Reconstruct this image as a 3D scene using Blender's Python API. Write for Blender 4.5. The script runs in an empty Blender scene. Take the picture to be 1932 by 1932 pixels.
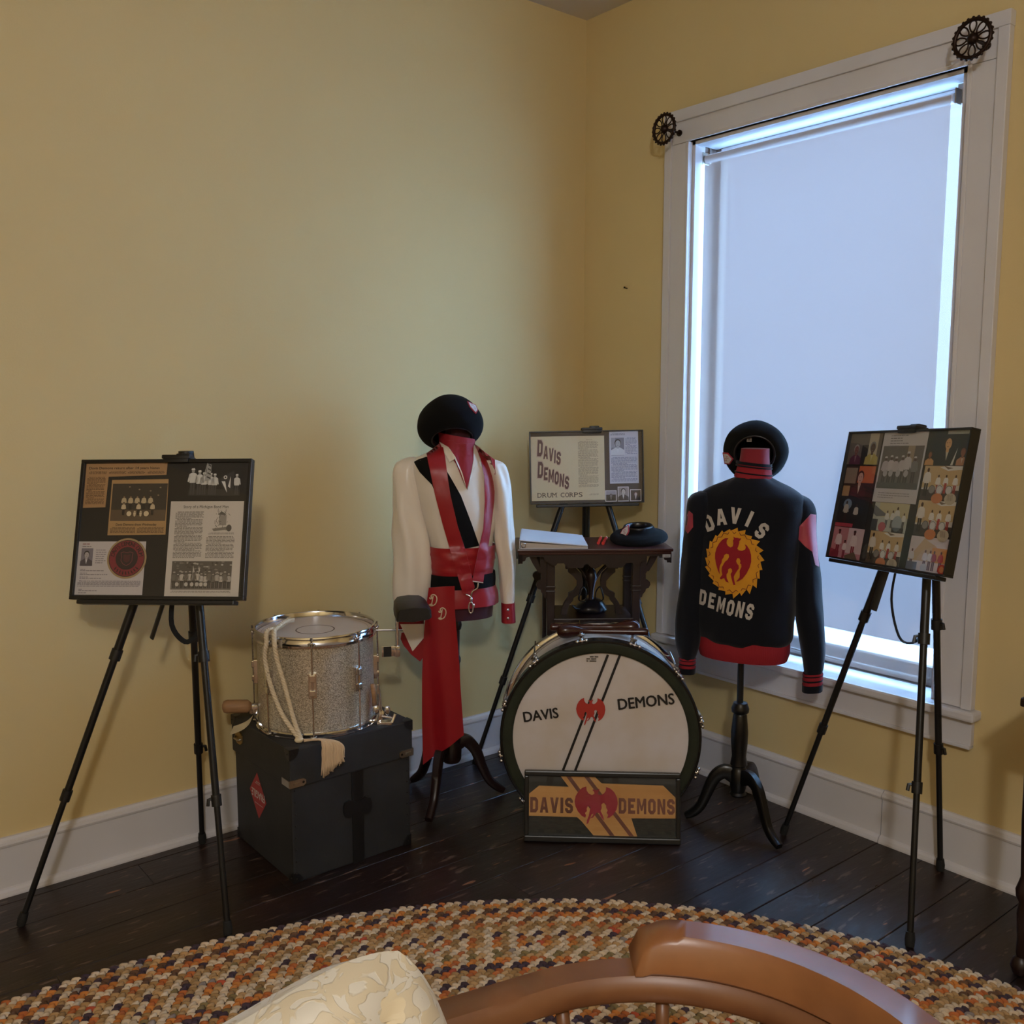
import bpy, bmesh, math, random
from mathutils import Vector, Matrix, noise
from mathutils.bvhtree import BVHTree
from mathutils.geometry import tessellate_polygon

random.seed(7)
scene = bpy.context.scene
COL = scene.collection
PI = math.pi

# ------------------------------------------------------------------ camera, world, light, exposure
cam_d = bpy.data.cameras.new('camera')
cam_d.sensor_fit = 'HORIZONTAL'
cam_d.sensor_width = 36.0
cam_d.lens = 36.0 * 1794.28 / 1932.0
cam_d.clip_start = 0.05
cam = bpy.data.objects.new('camera', cam_d)
COL.objects.link(cam)
YAW, PITCH = math.radians(50.817), math.radians(-6.6915)
fwd = Vector((math.cos(PITCH) * math.cos(YAW), math.cos(PITCH) * math.sin(YAW), math.sin(PITCH)))
rgt = Vector((math.sin(YAW), -math.cos(YAW), 0))
upv = rgt.cross(fwd)
cam.matrix_world = Matrix(((rgt.x, upv.x, -fwd.x, -2.957), (rgt.y, upv.y, -fwd.y, -3.122), (rgt.z, upv.z, -fwd.z, 1.5), (0, 0, 0, 1)))
scene.camera = cam

world = bpy.data.worlds.new('sky')
world.use_nodes = True
scene.world = world
bg = world.node_tree.nodes['Background']
bg.inputs[0].default_value = (0.30, 0.58, 1.0, 1)
bg.inputs[1].default_value = 26.0

SHADE_TRANSLUCENT, SHADE_DAYLIGHT_PASS = 0.030, 0.31
LAMP_POS = (-3.65, -4.15, 2.80)
LAMP_W = 133.0
LAMP_COL = (1.0, 0.985, 0.96)

scene.view_settings.view_transform = 'Standard'
scene.view_settings.look = 'None'
scene.view_settings.exposure = 0.0
scene.view_settings.gamma = 1.0
scene.view_settings.use_curve_mapping = False


# ------------------------------------------------------------------ helpers
def lin(c):
    if isinstance(c, str):
        c = [int(c[i:i + 2], 16) for i in (0, 2, 4)]
    out = []
    for v in c[:3]:
        v /= 255.0
        out.append(v / 12.92 if v <= 0.04045 else ((v + 0.055) / 1.055) ** 2.4)
    return (*out, 1.0)


def mat(name, col, rough=0.6, metal=0.0, var=0.0, vscale=8.0, bump=0.0, bscale=60.0, sheen=0.0, coat=0.0, col2=None, stretch=None, spec=None, detail=4.0):
    m = bpy.data.materials.new(name)
    m.use_nodes = True
    nt = m.node_tree
    b = nt.nodes['Principled BSDF']
    c = lin(col)
    b.inputs['Base Color'].default_value = c
    b.inputs['Roughness'].default_value = rough
    b.inputs['Metallic'].default_value = metal
    if spec is not None:
        b.inputs['Specular IOR Level'].default_value = spec
    if sheen:
        b.inputs['Sheen Weight'].default_value = sheen
    if coat:
        b.inputs['Coat Weight'].default_value = coat
        b.inputs['Coat Roughness'].default_value = 0.08
    tc = None
    if var or bump:
        tc = nt.nodes.new('ShaderNodeTexCoord')
        src = tc.outputs['Object']
        if stretch:
            mp = nt.nodes.new('ShaderNodeMapping')
            mp.inputs['Scale'].default_value = stretch
            nt.links.new(src, mp.inputs[0])
            src = mp.outputs[0]
    if var:
        n = nt.nodes.new('ShaderNodeTexNoise')
        n.inputs['Scale'].default_value = vscale
        n.inputs['Detail'].default_value = detail
        nt.links.new(src, n.inputs['Vector'])
        mx = nt.nodes.new('ShaderNodeMix')
        mx.data_type = 'RGBA'
        c2 = lin(col2) if col2 else tuple(v * (1 - var) for v in c[:3]) + (1,)
        rp = nt.nodes.new('ShaderNodeMapRange')
        rp.inputs['From Min'].default_value = 0.35
        rp.inputs['From Max'].default_value = 0.68
        nt.links.new(n.outputs[0], rp.inputs[0])
        nt.links.new(rp.outputs[0], mx.inputs[0])
        mx.inputs[6].default_value = c
        mx.inputs[7].default_value = c2
        nt.links.new(mx.outputs[2], b.inputs['Base Color'])
    if bump:
        n2 = nt.nodes.new('ShaderNodeTexNoise')
        n2.inputs['Scale'].default_value = bscale
        n2.inputs['Detail'].default_value = 3
        nt.links.new(src, n2.inputs['Vector'])
        bp = nt.nodes.new('ShaderNodeBump')
        bp.inputs['Strength'].default_value = bump
        bp.inputs['Distance'].default_value = 0.002
        nt.links.new(n2.outputs[0], bp.inputs['Height'])
        nt.links.new(bp.outputs[0], b.inputs['Normal'])
    return m


def mat_print(name, rough=0.55, bump=0.0):
    m = bpy.data.materials.new(name)
    m.use_nodes = True
    nt = m.node_tree
    b = nt.nodes['Principled BSDF']
    a = nt.nodes.new('ShaderNodeAttribute')
    a.attribute_name = 'Col'
    nt.links.new(a.outputs['Color'], b.inputs['Base Color'])
    b.inputs['Roughness'].default_value = rough
    return m


class MB:
    """collects geometry; build() links it as ONE mesh object"""
    def __init__(self):
        self.v, self.f, self.c = [], [], []

    def add(self, verts, faces, col=None):
        o = len(self.v)
        self.v += [tuple(p) for p in verts]
        self.f += [tuple(i + o for i in f) for f in faces]
        self.c += [col] * len(faces)
        return self

    def box(self, c, s, rot=None, bev=0.0, col=None):
        hx, hy, hz = s[0] / 2, s[1] / 2, s[2] / 2
        if bev <= 0:
            pts = [(x * hx, y * hy, z * hz) for x in (-1, 1) for y in (-1, 1) for z in (-1, 1)]
            fs = [(0, 1, 3, 2), (4, 6, 7, 5), (0, 4, 5, 1), (2, 3, 7, 6), (0, 2, 6, 4), (1, 5, 7, 3)]
        else:
            bm = bmesh.new()
            bmesh.ops.create_cube(bm, size=1.0)
            for q in bm.verts:
                q.co = Vector((q.co.x * s[0], q.co.y * s[1], q.co.z * s[2]))
            bmesh.ops.bevel(bm, geom=bm.edges[:], offset=bev, segments=2, affect='EDGES', profile=0.6)
            bm.verts.index_update()
            pts = [tuple(q.co) for q in bm.verts]
            fs = [tuple(q.index for q in f.verts) for f in bm.faces]
            bm.free()
        M = Matrix.Translation(Vector(c)) @ (rot.to_4x4() if rot is not None else Matrix.Identity(4))
        return self.add([M @ Vector(p) for p in pts], fs, col)

    def loft(self, rings, cap0=True, cap1=True, closed=True, col=None):
        n = len(rings[0])
        vs = [p for r in rings for p in r]
        fs = []
        for i in range(len(rings) - 1):
            for j in range(n if closed else n - 1):
                k = (j + 1) % n
                fs.append((i * n + j, i * n + k, (i + 1) * n + k, (i + 1) * n + j))
        if cap0:
            fs.append(tuple(range(n - 1, -1, -1)))
        if cap1:
            fs.append(tuple((len(rings) - 1) * n + j for j in range(n)))
        return self.add(vs, fs, col)

    def tube(self, path, r, n=10, cap=True, flat=None, col=None):
        path = [Vector(p) for p in path]
        rs = r if isinstance(r, (list, tuple)) else [r] * len(path)
        rings = []
        ref = None
        for i, p in enumerate(path):
            t = (path[min(i + 1, len(path) - 1)] - path[max(i - 1, 0)]).normalized()
            if ref is None:
                ref = Vector((0, 0, 1)) if abs(t.z) < 0.9 else Vector((1, 0, 0))
            s = t.cross(ref).normalized()
            q = s.cross(t).normalized()
            ref = q
            a, b = (rs[i], rs[i]) if flat is None else (rs[i] * flat[0], rs[i] * flat[1])
            rings.append([p + s * (a * math.cos(2 * PI * k / n)) + q * (b * math.sin(2 * PI * k / n)) for k in range(n)])
        return self.loft(rings, cap, cap, True, col)

    def cyl(self, a, b, r, n=16, r2=None, col=None):
        return self.tube([a, b], [r, r if r2 is None else r2], n, True, None, col)

    def lathe(self, prof, n=32, M=None, cap0=True, cap1=True, col=None):
        rings = []
        for r, h in prof:
            rings.append([Vector((r * math.cos(2 * PI * k / n), r * math.sin(2 * PI * k / n), h)) for k in range(n)])
        if M is not None:
            rings = [[M @ p for p in g] for g in rings]
        return self.loft(rings, cap0, cap1, True, col)

    def prism(self, pts, y0, y1, holes=(), col=None):
        """2D outline (x,z) extruded from y0 to y1"""
        loops = [list(pts)] + [list(h) for h in holes]
        tri = tessellate_polygon([[Vector((p[0], p[1], 0)) for p in L] for L in loops])
        flat = [p for L in loops for p in L]
        n = len(flat)
        vs = [(p[0], y0, p[1]) for p in flat] + [(p[0], y1, p[1]) for p in flat]
        fs = [tuple(t) for t in tri] + [tuple(i + n for i in reversed(t)) for t in tri]
        o = 0
        for L in loops:
            m = len(L)
            for i in range(m):
                j = (i + 1) % m
                fs.append((o + i, o + j, o + n + j, o + n + i))
            o += m
        return self.add(vs, fs, col)

    def sphere(self, c, r, n=12, m=8, col=None):
        r3 = r if isinstance(r, (list, tuple)) else (r, r, r)
        rings = []
        for i in range(1, m):
            a = PI * i / m
            rings.append([(c[0] + r3[0] * math.sin(a) * math.cos(2 * PI * k / n), c[1] + r3[1] * math.sin(a) * math.sin(2 * PI * k / n), c[2] - r3[2] * math.cos(a)) for k in range(n)])
        return self.loft(rings, True, True, True, col)

    def map(self, fn):
        self.v = [tuple(fn(Vector(p))) for p in self.v]
        return self

    def build(self, name, m=None, parent=None, smooth=False, recalc=True):
        me = bpy.data.meshes.new(name)
        me.from_pydata(self.v, [], self.f)
        if any(c is not None for c in self.c):
            at = me.color_attributes.new('Col', 'FLOAT_COLOR', 'CORNER')
            buf = []
            for p, c in zip(me.polygons, self.c):
                buf += list(lin(c) if c is not None else (1, 1, 1, 1)) * p.loop_total
            at.data.foreach_set('color', buf)
        if recalc:
            bm = bmesh.new()
            bm.from_mesh(me)
            bmesh.ops.recalc_face_normals(bm, faces=bm.faces)
            bm.to_mesh(me)
            bm.free()
        if smooth:
            me.polygons.foreach_set('use_smooth', [True] * len(me.polygons))
            if smooth is not True:
                me.set_sharp_from_angle(angle=math.radians(smooth))
        me.update()
        o = bpy.data.objects.new(name, me)
        COL.objects.link(o)
        if m is not None:
            me.materials.append(M_[m] if isinstance(m, str) else m)
        if parent is not None:
            o.parent = parent
        return o

    def bvh(self):
        return BVHTree.FromPolygons([Vector(p) for p in self.v], self.f)


def merged(*mbs):
    r = MB()
    for m in mbs:
        r.add(m.v, m.f)
    return r


def tag(o, label, cat, group=None):
    o['label'] = label
    o['category'] = cat
    if group:
        o['group'] = group
    return o


def thing(name, label, cat, loc=(0, 0, 0), rz=0.0, group=None, M=None):
    o = bpy.data.objects.new(name, None)
    o.empty_display_size = 0.05
    COL.objects.link(o)
    if M is not None:
        o.matrix_world = M
    else:
        o.location = loc
        o.rotation_euler = (0, 0, math.radians(rz))
    return tag(o, label, cat, group)


def struct(o):
    o['kind'] = 'structure'
    return o


def label(o, t):
    o['label'] = t
    return o


def copy_obj(o, parent):
    c = o.copy()
    COL.objects.link(c)
    c.parent = parent
    return c


def ellring(cx, cy, z, a, b, n=40, e=2.0, rot=0.0):
    out = []
    for k in range(n):
        t = 2 * PI * k / n
        ct, st = math.cos(t), math.sin(t)
        x = a * math.copysign(abs(ct) ** (2 / e), ct)
        y = b * math.copysign(abs(st) ** (2 / e), st)
        out.append((cx + x * math.cos(rot) - y * math.sin(rot), cy + x * math.sin(rot) + y * math.cos(rot), z))
    return out


def smoothpath(pts, n=6):
    """Catmull-Rom through points (any dimension)"""
    P = [pts[0]] + list(pts) + [pts[-1]]
    out = []
    for i in range(1, len(P) - 2):
        for k in range(n):
            t = k / n
            q = []
            for a, b, c, d in zip(P[i - 1], P[i], P[i + 1], P[i + 2]):
                q.append(0.5 * ((2 * b) + (-a + c) * t + (2 * a - 5 * b + 4 * c - d) * t * t + (-a + 3 * b - 3 * c + d) * t ** 3))
            out.append(tuple(q))
    out.append(tuple(pts[-1]))
    return out


def drape(bvh, outer, holes=(), off=0.003, maxlen=0.02, base=0.0, thick=True):
    """cloth patch: outline (x,z) laid onto the surface seen along +y"""
    loops = [list(outer)] + [list(h) for h in holes]
    tri = tessellate_polygon([[Vector((p[0], p[1], 0)) for p in L] for L in loops])
    flat = [p for L in loops for p in L]
    bm = bmesh.new()
    vs = [bm.verts.new((p[0], 0, p[1])) for p in flat]
    for t in tri:
        try:
            bm.faces.new([vs[i] for i in t])
        except ValueError:
            pass
    for _ in range(7):
        L = [e for e in bm.edges if e.calc_length() > maxlen]
        if not L:
            break
        bmesh.ops.subdivide_edges(bm, edges=L, cuts=1)
        bmesh.ops.triangulate(bm, faces=[f for f in bm.faces if len(f.verts) > 3])
    for q in bm.verts:
        h = bvh.ray_cast(Vector((q.co.x, -2, q.co.z)), Vector((0, 1, 0)))
        if h[0] is None:
            h = bvh.find_nearest(Vector((q.co.x, base, q.co.z)))
            q.co.y = h[0].y - off * 0.5
        else:
            q.co.y = h[0].y - off
    bm.verts.index_update()
    mb = MB()
    mb.add([q.co for q in bm.verts], [tuple(w.index for w in f.verts) for f in bm.faces])
    if thick:
        sk = []
        for e in bm.edges:
            if len(e.link_faces) == 1:
                a, b = e.verts
                sk.append((a.co.copy(), b.co.copy()))
        for a, b in sk:
            d = Vector((0, off * 1.3, 0))
            mb.add([a, b, b + d, a + d], [(0, 1, 2, 3)])
    bm.free()
    return mb


_tcache = {}


def text2d(s, bold=0.0):
    """text outline from the built-in font, triangulated, normalised to cap height 1"""
    key = (s, bold)
    if key in _tcache:
        return _tcache[key]
    cu = bpy.data.curves.new('t', 'FONT')
    cu.body = s
    cu.size = 1.0
    cu.offset = bold
    cu.resolution_u = 3
    o = bpy.data.objects.new('t', cu)
    COL.objects.link(o)
    dg = bpy.context.evaluated_depsgraph_get()
    me = bpy.data.meshes.new_from_object(o.evaluated_get(dg))
    vs = [(v.co.x, v.co.y) for v in me.vertices]
    fs = [tuple(p.vertices) for p in me.polygons]
    bpy.data.objects.remove(o)
    bpy.data.curves.remove(cu)
    bpy.data.meshes.remove(me)
    x0 = min(p[0] for p in vs)
    x1 = max(p[0] for p in vs)
    y1 = 0.7
    vs = [((p[0] - x0) / y1, p[1] / y1) for p in vs]
    _tcache[key] = (vs, fs, (x1 - x0) / y1)
    return _tcache[key]


class Print:
    """flat printed sheet in the x,z plane, facing -y; colours per face"""
    def __init__(self, y=0.0, step=0.00025):
        self.mb, self.y, self.step = MB(), y, step

    def _y(self, lv):
        return self.y - lv * self.step

    def poly(self, pts, col, lv=0, holes=()):
        loops = [list(pts)] + [list(h) for h in holes]
        tri = tessellate_polygon([[Vector((p[0], p[1], 0)) for p in L] for L in loops])
        flat = [p for L in loops for p in L]
        self.mb.add([(p[0], self._y(lv), p[1]) for p in flat], [tuple(t) for t in tri], col)

    def rect(self, x0, z0, x1, z1, col, lv=0):
        self.mb.add([(x0, self._y(lv), z0), (x1, self._y(lv), z0), (x1, self._y(lv), z1), (x0, self._y(lv), z1)], [(0, 1, 2, 3)], col)

    def ell(self, cx, cz, rx, rz, col, lv=1, n=14):
        self.mb.add([(cx + rx * math.cos(2 * PI * k / n), self._y(lv), cz + rz * math.sin(2 * PI * k / n)) for k in range(n)], [tuple(range(n))], col)

    def ring(self, cx, cz, r0, r1, col, lv=1, n=40):
        a = [(cx + r0 * math.cos(2 * PI * k / n), self._y(lv), cz + r0 * math.sin(2 * PI * k / n)) for k in range(n)]
        b = [(cx + r1 * math.cos(2 * PI * k / n), self._y(lv), cz + r1 * math.sin(2 * PI * k / n)) for k in range(n)]
        self.mb.add(a + b, [(k, (k + 1) % n, n + (k + 1) % n, n + k) for k in range(n)], col)

    def line(self, pts, w, col, lv=1):
        for a, b in zip(pts[:-1], pts[1:]):
            d = Vector((b[0] - a[0], b[1] - a[1]))
            if d.length < 1e-6:
                continue
            d.normalize()
            nx, nz = -d.y * w / 2, d.x * w / 2
            self.mb.add([(a[0] + nx, self._y(lv), a[1] + nz), (a[0] - nx, self._y(lv), a[1] - nz), (b[0] - nx, self._y(lv), b[1] - nz), (b[0] + nx, self._y(lv), b[1] + nz)], [(0, 1, 2, 3)], col)

    def text(self, s, x, z, h, col, w=None, lv=2, bold=0.0, rot=0.0):
        vs, fs, tw = text2d(s)
        sx = (w / tw) if w else h
        cr, sr = math.cos(rot), math.sin(rot)
        offs = [(0, 0)] if bold <= 0 else [(0, 0), (bold * h, 0), (-bold * h, 0), (0, bold * h * .7), (0, -bold * h * .7)]
        for k, (ox, oz) in enumerate(offs):
            self.mb.add([(x + ox + p[0] * sx * cr - p[1] * h * sr, self._y(lv + k * .12), z + oz + p[0] * sx * sr + p[1] * h * cr) for p in vs], fs, col)

    def para(self, x0, z0, x1, z1, pitch, col, lv=2, fill=0.5, para=6, words=True):
        """body copy too small to read: rows of short word marks"""
        z = z1 - pitch
        i = 0
        while z >= z0 - 1e-6:
            x = x0 + (pitch * 1.5 if i % para == 0 else 0)
            end = x1 if (i % para != para - 1) else x0 + (x1 - x0) * random.uniform(0.3, 0.8)
            while x < end - pitch:
                w = random.uniform(1.0, 4.2) * pitch * 0.8
                if x + w > end:
                    w = end - x
                self.rect(x, z, x + w, z + pitch * fill, col, lv)
                x += w + pitch * 0.45
            z -= pitch
            i += 1

    def person(self, x, z, h, shirt, legs, skin, hat=None, lv=2):
        """standing figure, feet at z"""
        self.rect(x - h * .09, z, x - h * .01, z + h * .48, legs, lv)
        self.rect(x + h * .01, z, x + h * .09, z + h * .48, legs, lv)
        self.poly([(x - h * .12, z + h * .45), (x + h * .12, z + h * .45), (x + h * .15, z + h * .78), (x + h * .06, z + h * .84), (x - h * .06, z + h * .84), (x - h * .15, z + h * .78)], shirt, lv + 1)
        self.poly([(x - h * .15, z + h * .78), (x - h * .20, z + h * .5), (x - h * .15, z + h * .48), (x - h * .10, z + h * .7)], shirt, lv + 1)
        self.poly([(x + h * .15, z + h * .78), (x + h * .10, z + h * .7), (x + h * .15, z + h * .48), (x + h * .20, z + h * .5)], shirt, lv + 1)
        self.ell(x, z + h * .91, h * .06, h * .08, skin, lv + 2, 10)
        if hat:
            self.poly([(x - h * .075, z + h * .94), (x + h * .075, z + h * .94), (x + h * .05, z + h * 1.01), (x - h * .06, z + h * 1.0)], hat, lv + 3)

    def bust(self, x, z, h, coat, skin, hair, shirt='d8d4cc', lv=2):
        self.poly([(x - h * .42, z), (x + h * .42, z), (x + h * .40, z + h * .30), (x + h * .14, z + h * .46), (x - h * .14, z + h * .46), (x - h * .40, z + h * .30)], coat, lv)
        self.poly([(x - h * .08, z + h * .46), (x + h * .08, z + h * .46), (x, z + h * .1)], shirt, lv + 1)
        self.rect(x - h * .07, z + h * .40, x + h * .07, z + h * .55, skin, lv + 2)
        self.ell(x, z + h * .75, h * .19, h * .22, hair, lv + 2, 16)
        self.ell(x + h * .01, z + h * .69, h * .15, h * .20, skin, lv + 3, 16)
        for s in (-1, 1):
            self.ell(x + s * h * .06, z + h * .73, h * .025, h * .013, hair, lv + 4, 8)
        self.rect(x - h * .045, z + h * .585, x + h * .045, z + h * .60, hair, lv + 4)

    def build(self, name, parent, m='print'):
        return self.mb.build(name, m, parent, recalc=False)


# varsity block letters: outline, holes, width (height 1)
LET = {
    'D': ([(0, 0), (.5, 0), (.7, .2), (.7, .8), (.5, 1), (0, 1)], [[(.24, .22), (.4, .22), (.46, .28), (.46, .72), (.4, .78), (.24, .78)]], .7),
    'A': ([(0, 0), (.24, 0), (.28, .2), (.47, .2), (.51, 0), (.75, 0), (.52, 1), (.23, 1)], [[(.32, .4), (.43, .4), (.375, .75)]], .75),
    'V': ([(.25, 0), (.5, 0), (.75, 1), (.5, 1), (.375, .4), (.25, 1), (0, 1)], [], .75),
    'I': ([(0, 0), (.25, 0), (.25, 1), (0, 1)], [], .25),
    'S': ([(0, .18), (.18, 0), (.52, 0), (.7, .18), (.7, .44), (.52, .6), (.24, .66), (.24, .74), (.28, .79), (.42, .79), (.46, .74), (.46, .68), (.7, .68), (.7, .82), (.52, 1), (.18, 1), (0, .82), (0, .58), (.18, .42), (.46, .35), (.46, .26), (.42, .21), (.28, .21), (.24, .26), (.24, .33), (0, .33)], [], .7),
    'E': ([(0, 0), (.65, 0), (.65, .22), (.24, .22), (.24, .39), (.52, .39), (.52, .61), (.24, .61), (.24, .78), (.65, .78), (.65, 1), (0, 1)], [], .65),
    'M': ([(0, 0), (.22, 0), (.22, .6), (.36, .2), (.5, .2), (.64, .6), (.64, 0), (.86, 0), (.86, 1), (.62, 1), (.43, .5), (.24, 1), (0, 1)], [], .86),
    'O': ([(.2, 0), (.5, 0), (.7, .2), (.7, .8), (.5, 1), (.2, 1), (0, .8), (0, .2)], [[(.3, .22), (.4, .22), (.46, .28), (.46, .72), (.4, .78), (.3, .78), (.24, .72), (.24, .28)]], .7),
    'N': ([(0, 0), (.23, 0), (.23, .58), (.48, 0), (.72, 0), (.72, 1), (.49, 1), (.49, .42), (.24, 1), (0, 1)], [], .72),
}


def letter(ch, cx, cz, h, rot=0.0, wf=1.0, grow=0.0):
    """outline and holes of a block letter centred on (cx,cz)"""
    o, hs, w = LET[ch]
    cr, sr = math.cos(rot), math.sin(rot)

    def T(p):
        x, z = (p[0] - w / 2) * h * wf, (p[1] - .5) * h
        return (cx + x * cr - z * sr, cz + x * sr + z * cr)
    return [T(p) for p in o], [[T(p) for p in q] for q in hs]


DEMON = [(630, 565), (655, 580), (690, 575), (720, 580), (745, 572), (735, 600), (722, 612), (725, 640), (715, 690), (705, 720), (730, 740), (780, 740), (820, 715), (828, 680), (805, 645), (840, 660), (885, 710), (915, 780), (928, 870), (915, 950), (880, 1040), (830, 1120), (775, 1165), (745, 1175), (785, 1110), (782, 1060), (775, 1020), (795, 960), (788, 925), (768, 915), (772, 880), (750, 845), (720, 850), (708, 890), (725, 925), (752, 945), (760, 985), (735, 1030), (715, 1070), (700, 1110), (712, 1160), (735, 1220), (710, 1228), (685, 1180), (662, 1120), (650, 1080), (668, 1045), (660, 1010), (635, 1000), (605, 1020), (610, 1060), (590, 1095), (600, 1150), (635, 1205), (590, 1195), (560, 1150), (515, 1182), (498, 1165), (528, 1110), (512, 1060), (510, 1010), (530, 960), (550, 920), (580, 895), (600, 850), (590, 815), (555, 810), (525, 835), (520, 870), (500, 900), (498, 950), (480, 985), (475, 1040), (490, 1112), (455, 1060), (420, 980), (395, 900), (388, 830), (400, 760), (430, 690), (470, 635), (510, 605), (560, 598), (540, 625), (540, 670), (565, 705), (605, 720), (635, 700), (640, 660), (630, 620), (640, 600)]


def demon(cx, cz, rw, rh=None, rot=0.0):
    rh = rh or rw
    cr, sr = math.cos(rot), math.sin(rot)
    out = []
    for x, y in DEMON:
        a, b = (x - 660) / 270 * rw, (890 - y) / 270 * rh
        out.append((cx + a * cr - b * sr, cz + a * sr + b * cr))
    return out


# a wide-winged demon mark: round wings meeting at head and tail
DEMON2 = [(-.10, .82), (-.06, .76), (.06, .76), (.10, .84), (.16, .80), (.10, .68), (.08, .55), (.20, .48), (.34, .56), (.44, .72), (.46, .95), (.66, .86), (.84, .66), (.96, .36), (1.0, .05), (.94, -.30), (.80, -.58), (.62, -.76), (.50, -.80), (.56, -.62), (.48, -.50), (.54, -.36), (.46, -.22), (.46, -.04), (.34, .06), (.24, -.04), (.26, -.24), (.20, -.40), (.30, -.62), (.38, -.92), (.26, -.80), (.14, -.52), (.02, -.50), (-.04, -.62), (-.14, -.78), (-.30, -.84), (-.16, -.70), (-.12, -.55), (-.22, -.62), (-.30, -.90), (-.36, -1.10), (-.44, -1.16), (-.42, -.94), (-.34, -.70), (-.30, -.46), (-.26, -.22), (-.36, -.10), (-.44, -.28), (-.42, -.42), (-.52, -.54), (-.46, -.66), (-.50, -.80), (-.66, -.70), (-.84, -.46), (-.96, -.16), (-1.0, .10), (-.95, .40), (-.82, .68), (-.64, .88), (-.46, .95), (-.44, .72), (-.34, .56), (-.20, .48), (-.08, .55), (-.10, .68), (-.18, .76)]


def demon2(cx, cz, rw, rh, rot=0.0):
    cr, sr = math.cos(rot), math.sin(rot)
    return [(cx + a * rw * cr - b * rh * sr, cz + a * rw * sr + b * rh * cr) for a, b in DEMON2]


# ------------------------------------------------------------------ materials
M_ = {}
M_['wall'] = mat('yellow wall paint', 'd5be89', 0.75, var=0.05, vscale=1.3, bump=0.12, bscale=160)
M_['trim'] = mat('white gloss trim paint', 'd2cfd2', 0.38, var=0.05, vscale=5, bump=0.06, bscale=30)
M_['sash_brown'] = mat('brown sash and dimmed frame', '75635a', 0.7)  # brown also dims the daylit rear frame seen through the shade
M_['ceiling'] = mat('white ceiling paint', 'd8d2cb', 0.85, bump=0.05, bscale=120)
M_['black_metal'] = mat('black painted aluminium', '151516', 0.38, metal=0.2)
M_['black_plastic'] = mat('black plastic', '101011', 0.45)
M_['rubber'] = mat('black rubber', '121212', 0.8)
M_['webbing'] = mat('black nylon webbing', '0e0e0f', 0.85, bump=0.3, bscale=400)
M_['frame_black'] = mat('black frame', '121213', 0.35)
M_['mat_black'] = mat('black mat board', '1c1b1c', 0.8)
M_['mat_grey'] = mat('charcoal mat board', '3a3638', 0.8)
M_['print'] = mat_print('printed paper', 0.6)
M_['chrome'] = mat('chrome', 'd8d8dc', 0.12, metal=1.0)
M_['nickel'] = mat('dull nickel', 'b4aca0', 0.35, metal=1.0)
M_['head'] = mat('drum head skin', 'c9b5a2', 0.45, var=0.06, vscale=6)
M_['basshead'] = mat('bass drum head', 'd2ccce', 0.5, var=0.14, vscale=5, col2='c8bcb0')
M_['pearl'] = mat('white pearl drum wrap', 'cfcac2', 0.25, var=0.12, vscale=9, coat=0.3)
M_['hoop_black'] = mat('black hoop lacquer', '121312', 0.25)
M_['felt_green'] = mat('dark green felt', '262b1c', 0.9, var=0.3, vscale=14, bump=0.3, bscale=250)
M_['trunk'] = mat('black fibre trunk', '2b2c2e', 0.62, var=0.35, vscale=7, bump=0.15, bscale=90)
M_['trunk_trim'] = mat('black leatherette', '151517', 0.4)
M_['brass'] = mat('tarnished brass', 'a08a5c', 0.4, metal=0.9)
M_['rope'] = mat('cream cotton cord', 'd8c7ab', 0.9)
M_['tassel'] = mat('cream tassel yarn', 'd6bc9c', 0.9)
M_['woodgrip'] = mat('pale worn wood', 'a57c55', 0.6, var=0.3, vscale=12, stretch=(1, 1, 8))
M_['strap_cream'] = mat('cream leather strap', 'b9a884', 0.7, var=0.3, vscale=16)
M_['satin'] = mat('ivory satin', 'e4dacd', 0.34, sheen=0.2, bump=0.35, bscale=14)
M_['red_satin'] = mat('red satin', '9a0f1a', 0.40, sheen=0.15, bump=0.25, bscale=22, var=.12, vscale=9)
M_['red_cotton'] = mat('red cotton', '8e0f20', 0.7, bump=0.15, bscale=60)
M_['maroon'] = mat('maroon velvet', '3a0717', 0.85, sheen=0.2)
M_['red_jersey'] = mat('red jersey', '7c0a1e', 0.8, sheen=0.1)
M_['red_knit'] = mat('red rib knit', '8a0f1e', 0.85, bump=0.5, bscale=300, stretch=(1, 1, .05))
M_['black_felt'] = mat('black wool felt', '0a0a0b', 0.95, bump=0.1, bscale=200, spec=0.2)
M_['navy_wool'] = mat('navy wool', '0c0f18', 0.9, sheen=0.12, bump=0.2, bscale=220, spec=0.2)
M_['black_cloth'] = mat('black cloth', '0b0b0d', 0.85, spec=0.2)
M_['leather_black'] = mat('black leather', '14131a', 0.3)
M_['lining'] = mat('black satin lining', '08080e', 0.25)
M_['white_felt'] = mat('off white felt', 'b9b2ac', 0.9, var=0.1, vscale=20)
M_['yellow_felt'] = mat('golden felt', 'd2911f', 0.9, var=0.12, vscale=20)
M_['red_felt'] = mat('red felt', '8c0f1e', 0.9)
M_['red_leather'] = mat('dusty red leather', 'a83a48', 0.5, var=0.2, vscale=20)
M_['brown_thread'] = mat('brown embroidery thread', '6a2a1c', 0.8)
M_['darkwood'] = mat('dark walnut', '21100e', 0.38, var=0.4, vscale=6, stretch=(1, 1, .2), bump=0.05, bscale=60)
M_['mahogany'] = mat('mahogany table top', '40201d', 0.28, var=0.35, vscale=5, stretch=(.15, 1, 1))
M_['black_wood'] = mat('black lacquered wood', '0d0d0e', 0.3)
M_['malletwood'] = mat('polished dark club wood', '3e1c16', 0.22, var=0.4, vscale=10, stretch=(.2, 1, 1))
M_['chairwood'] = mat('honey maple', '925f38', 0.33, var=0.30, vscale=5, stretch=(1, 1, 1.5), col2='724523', coat=0.25)
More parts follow.
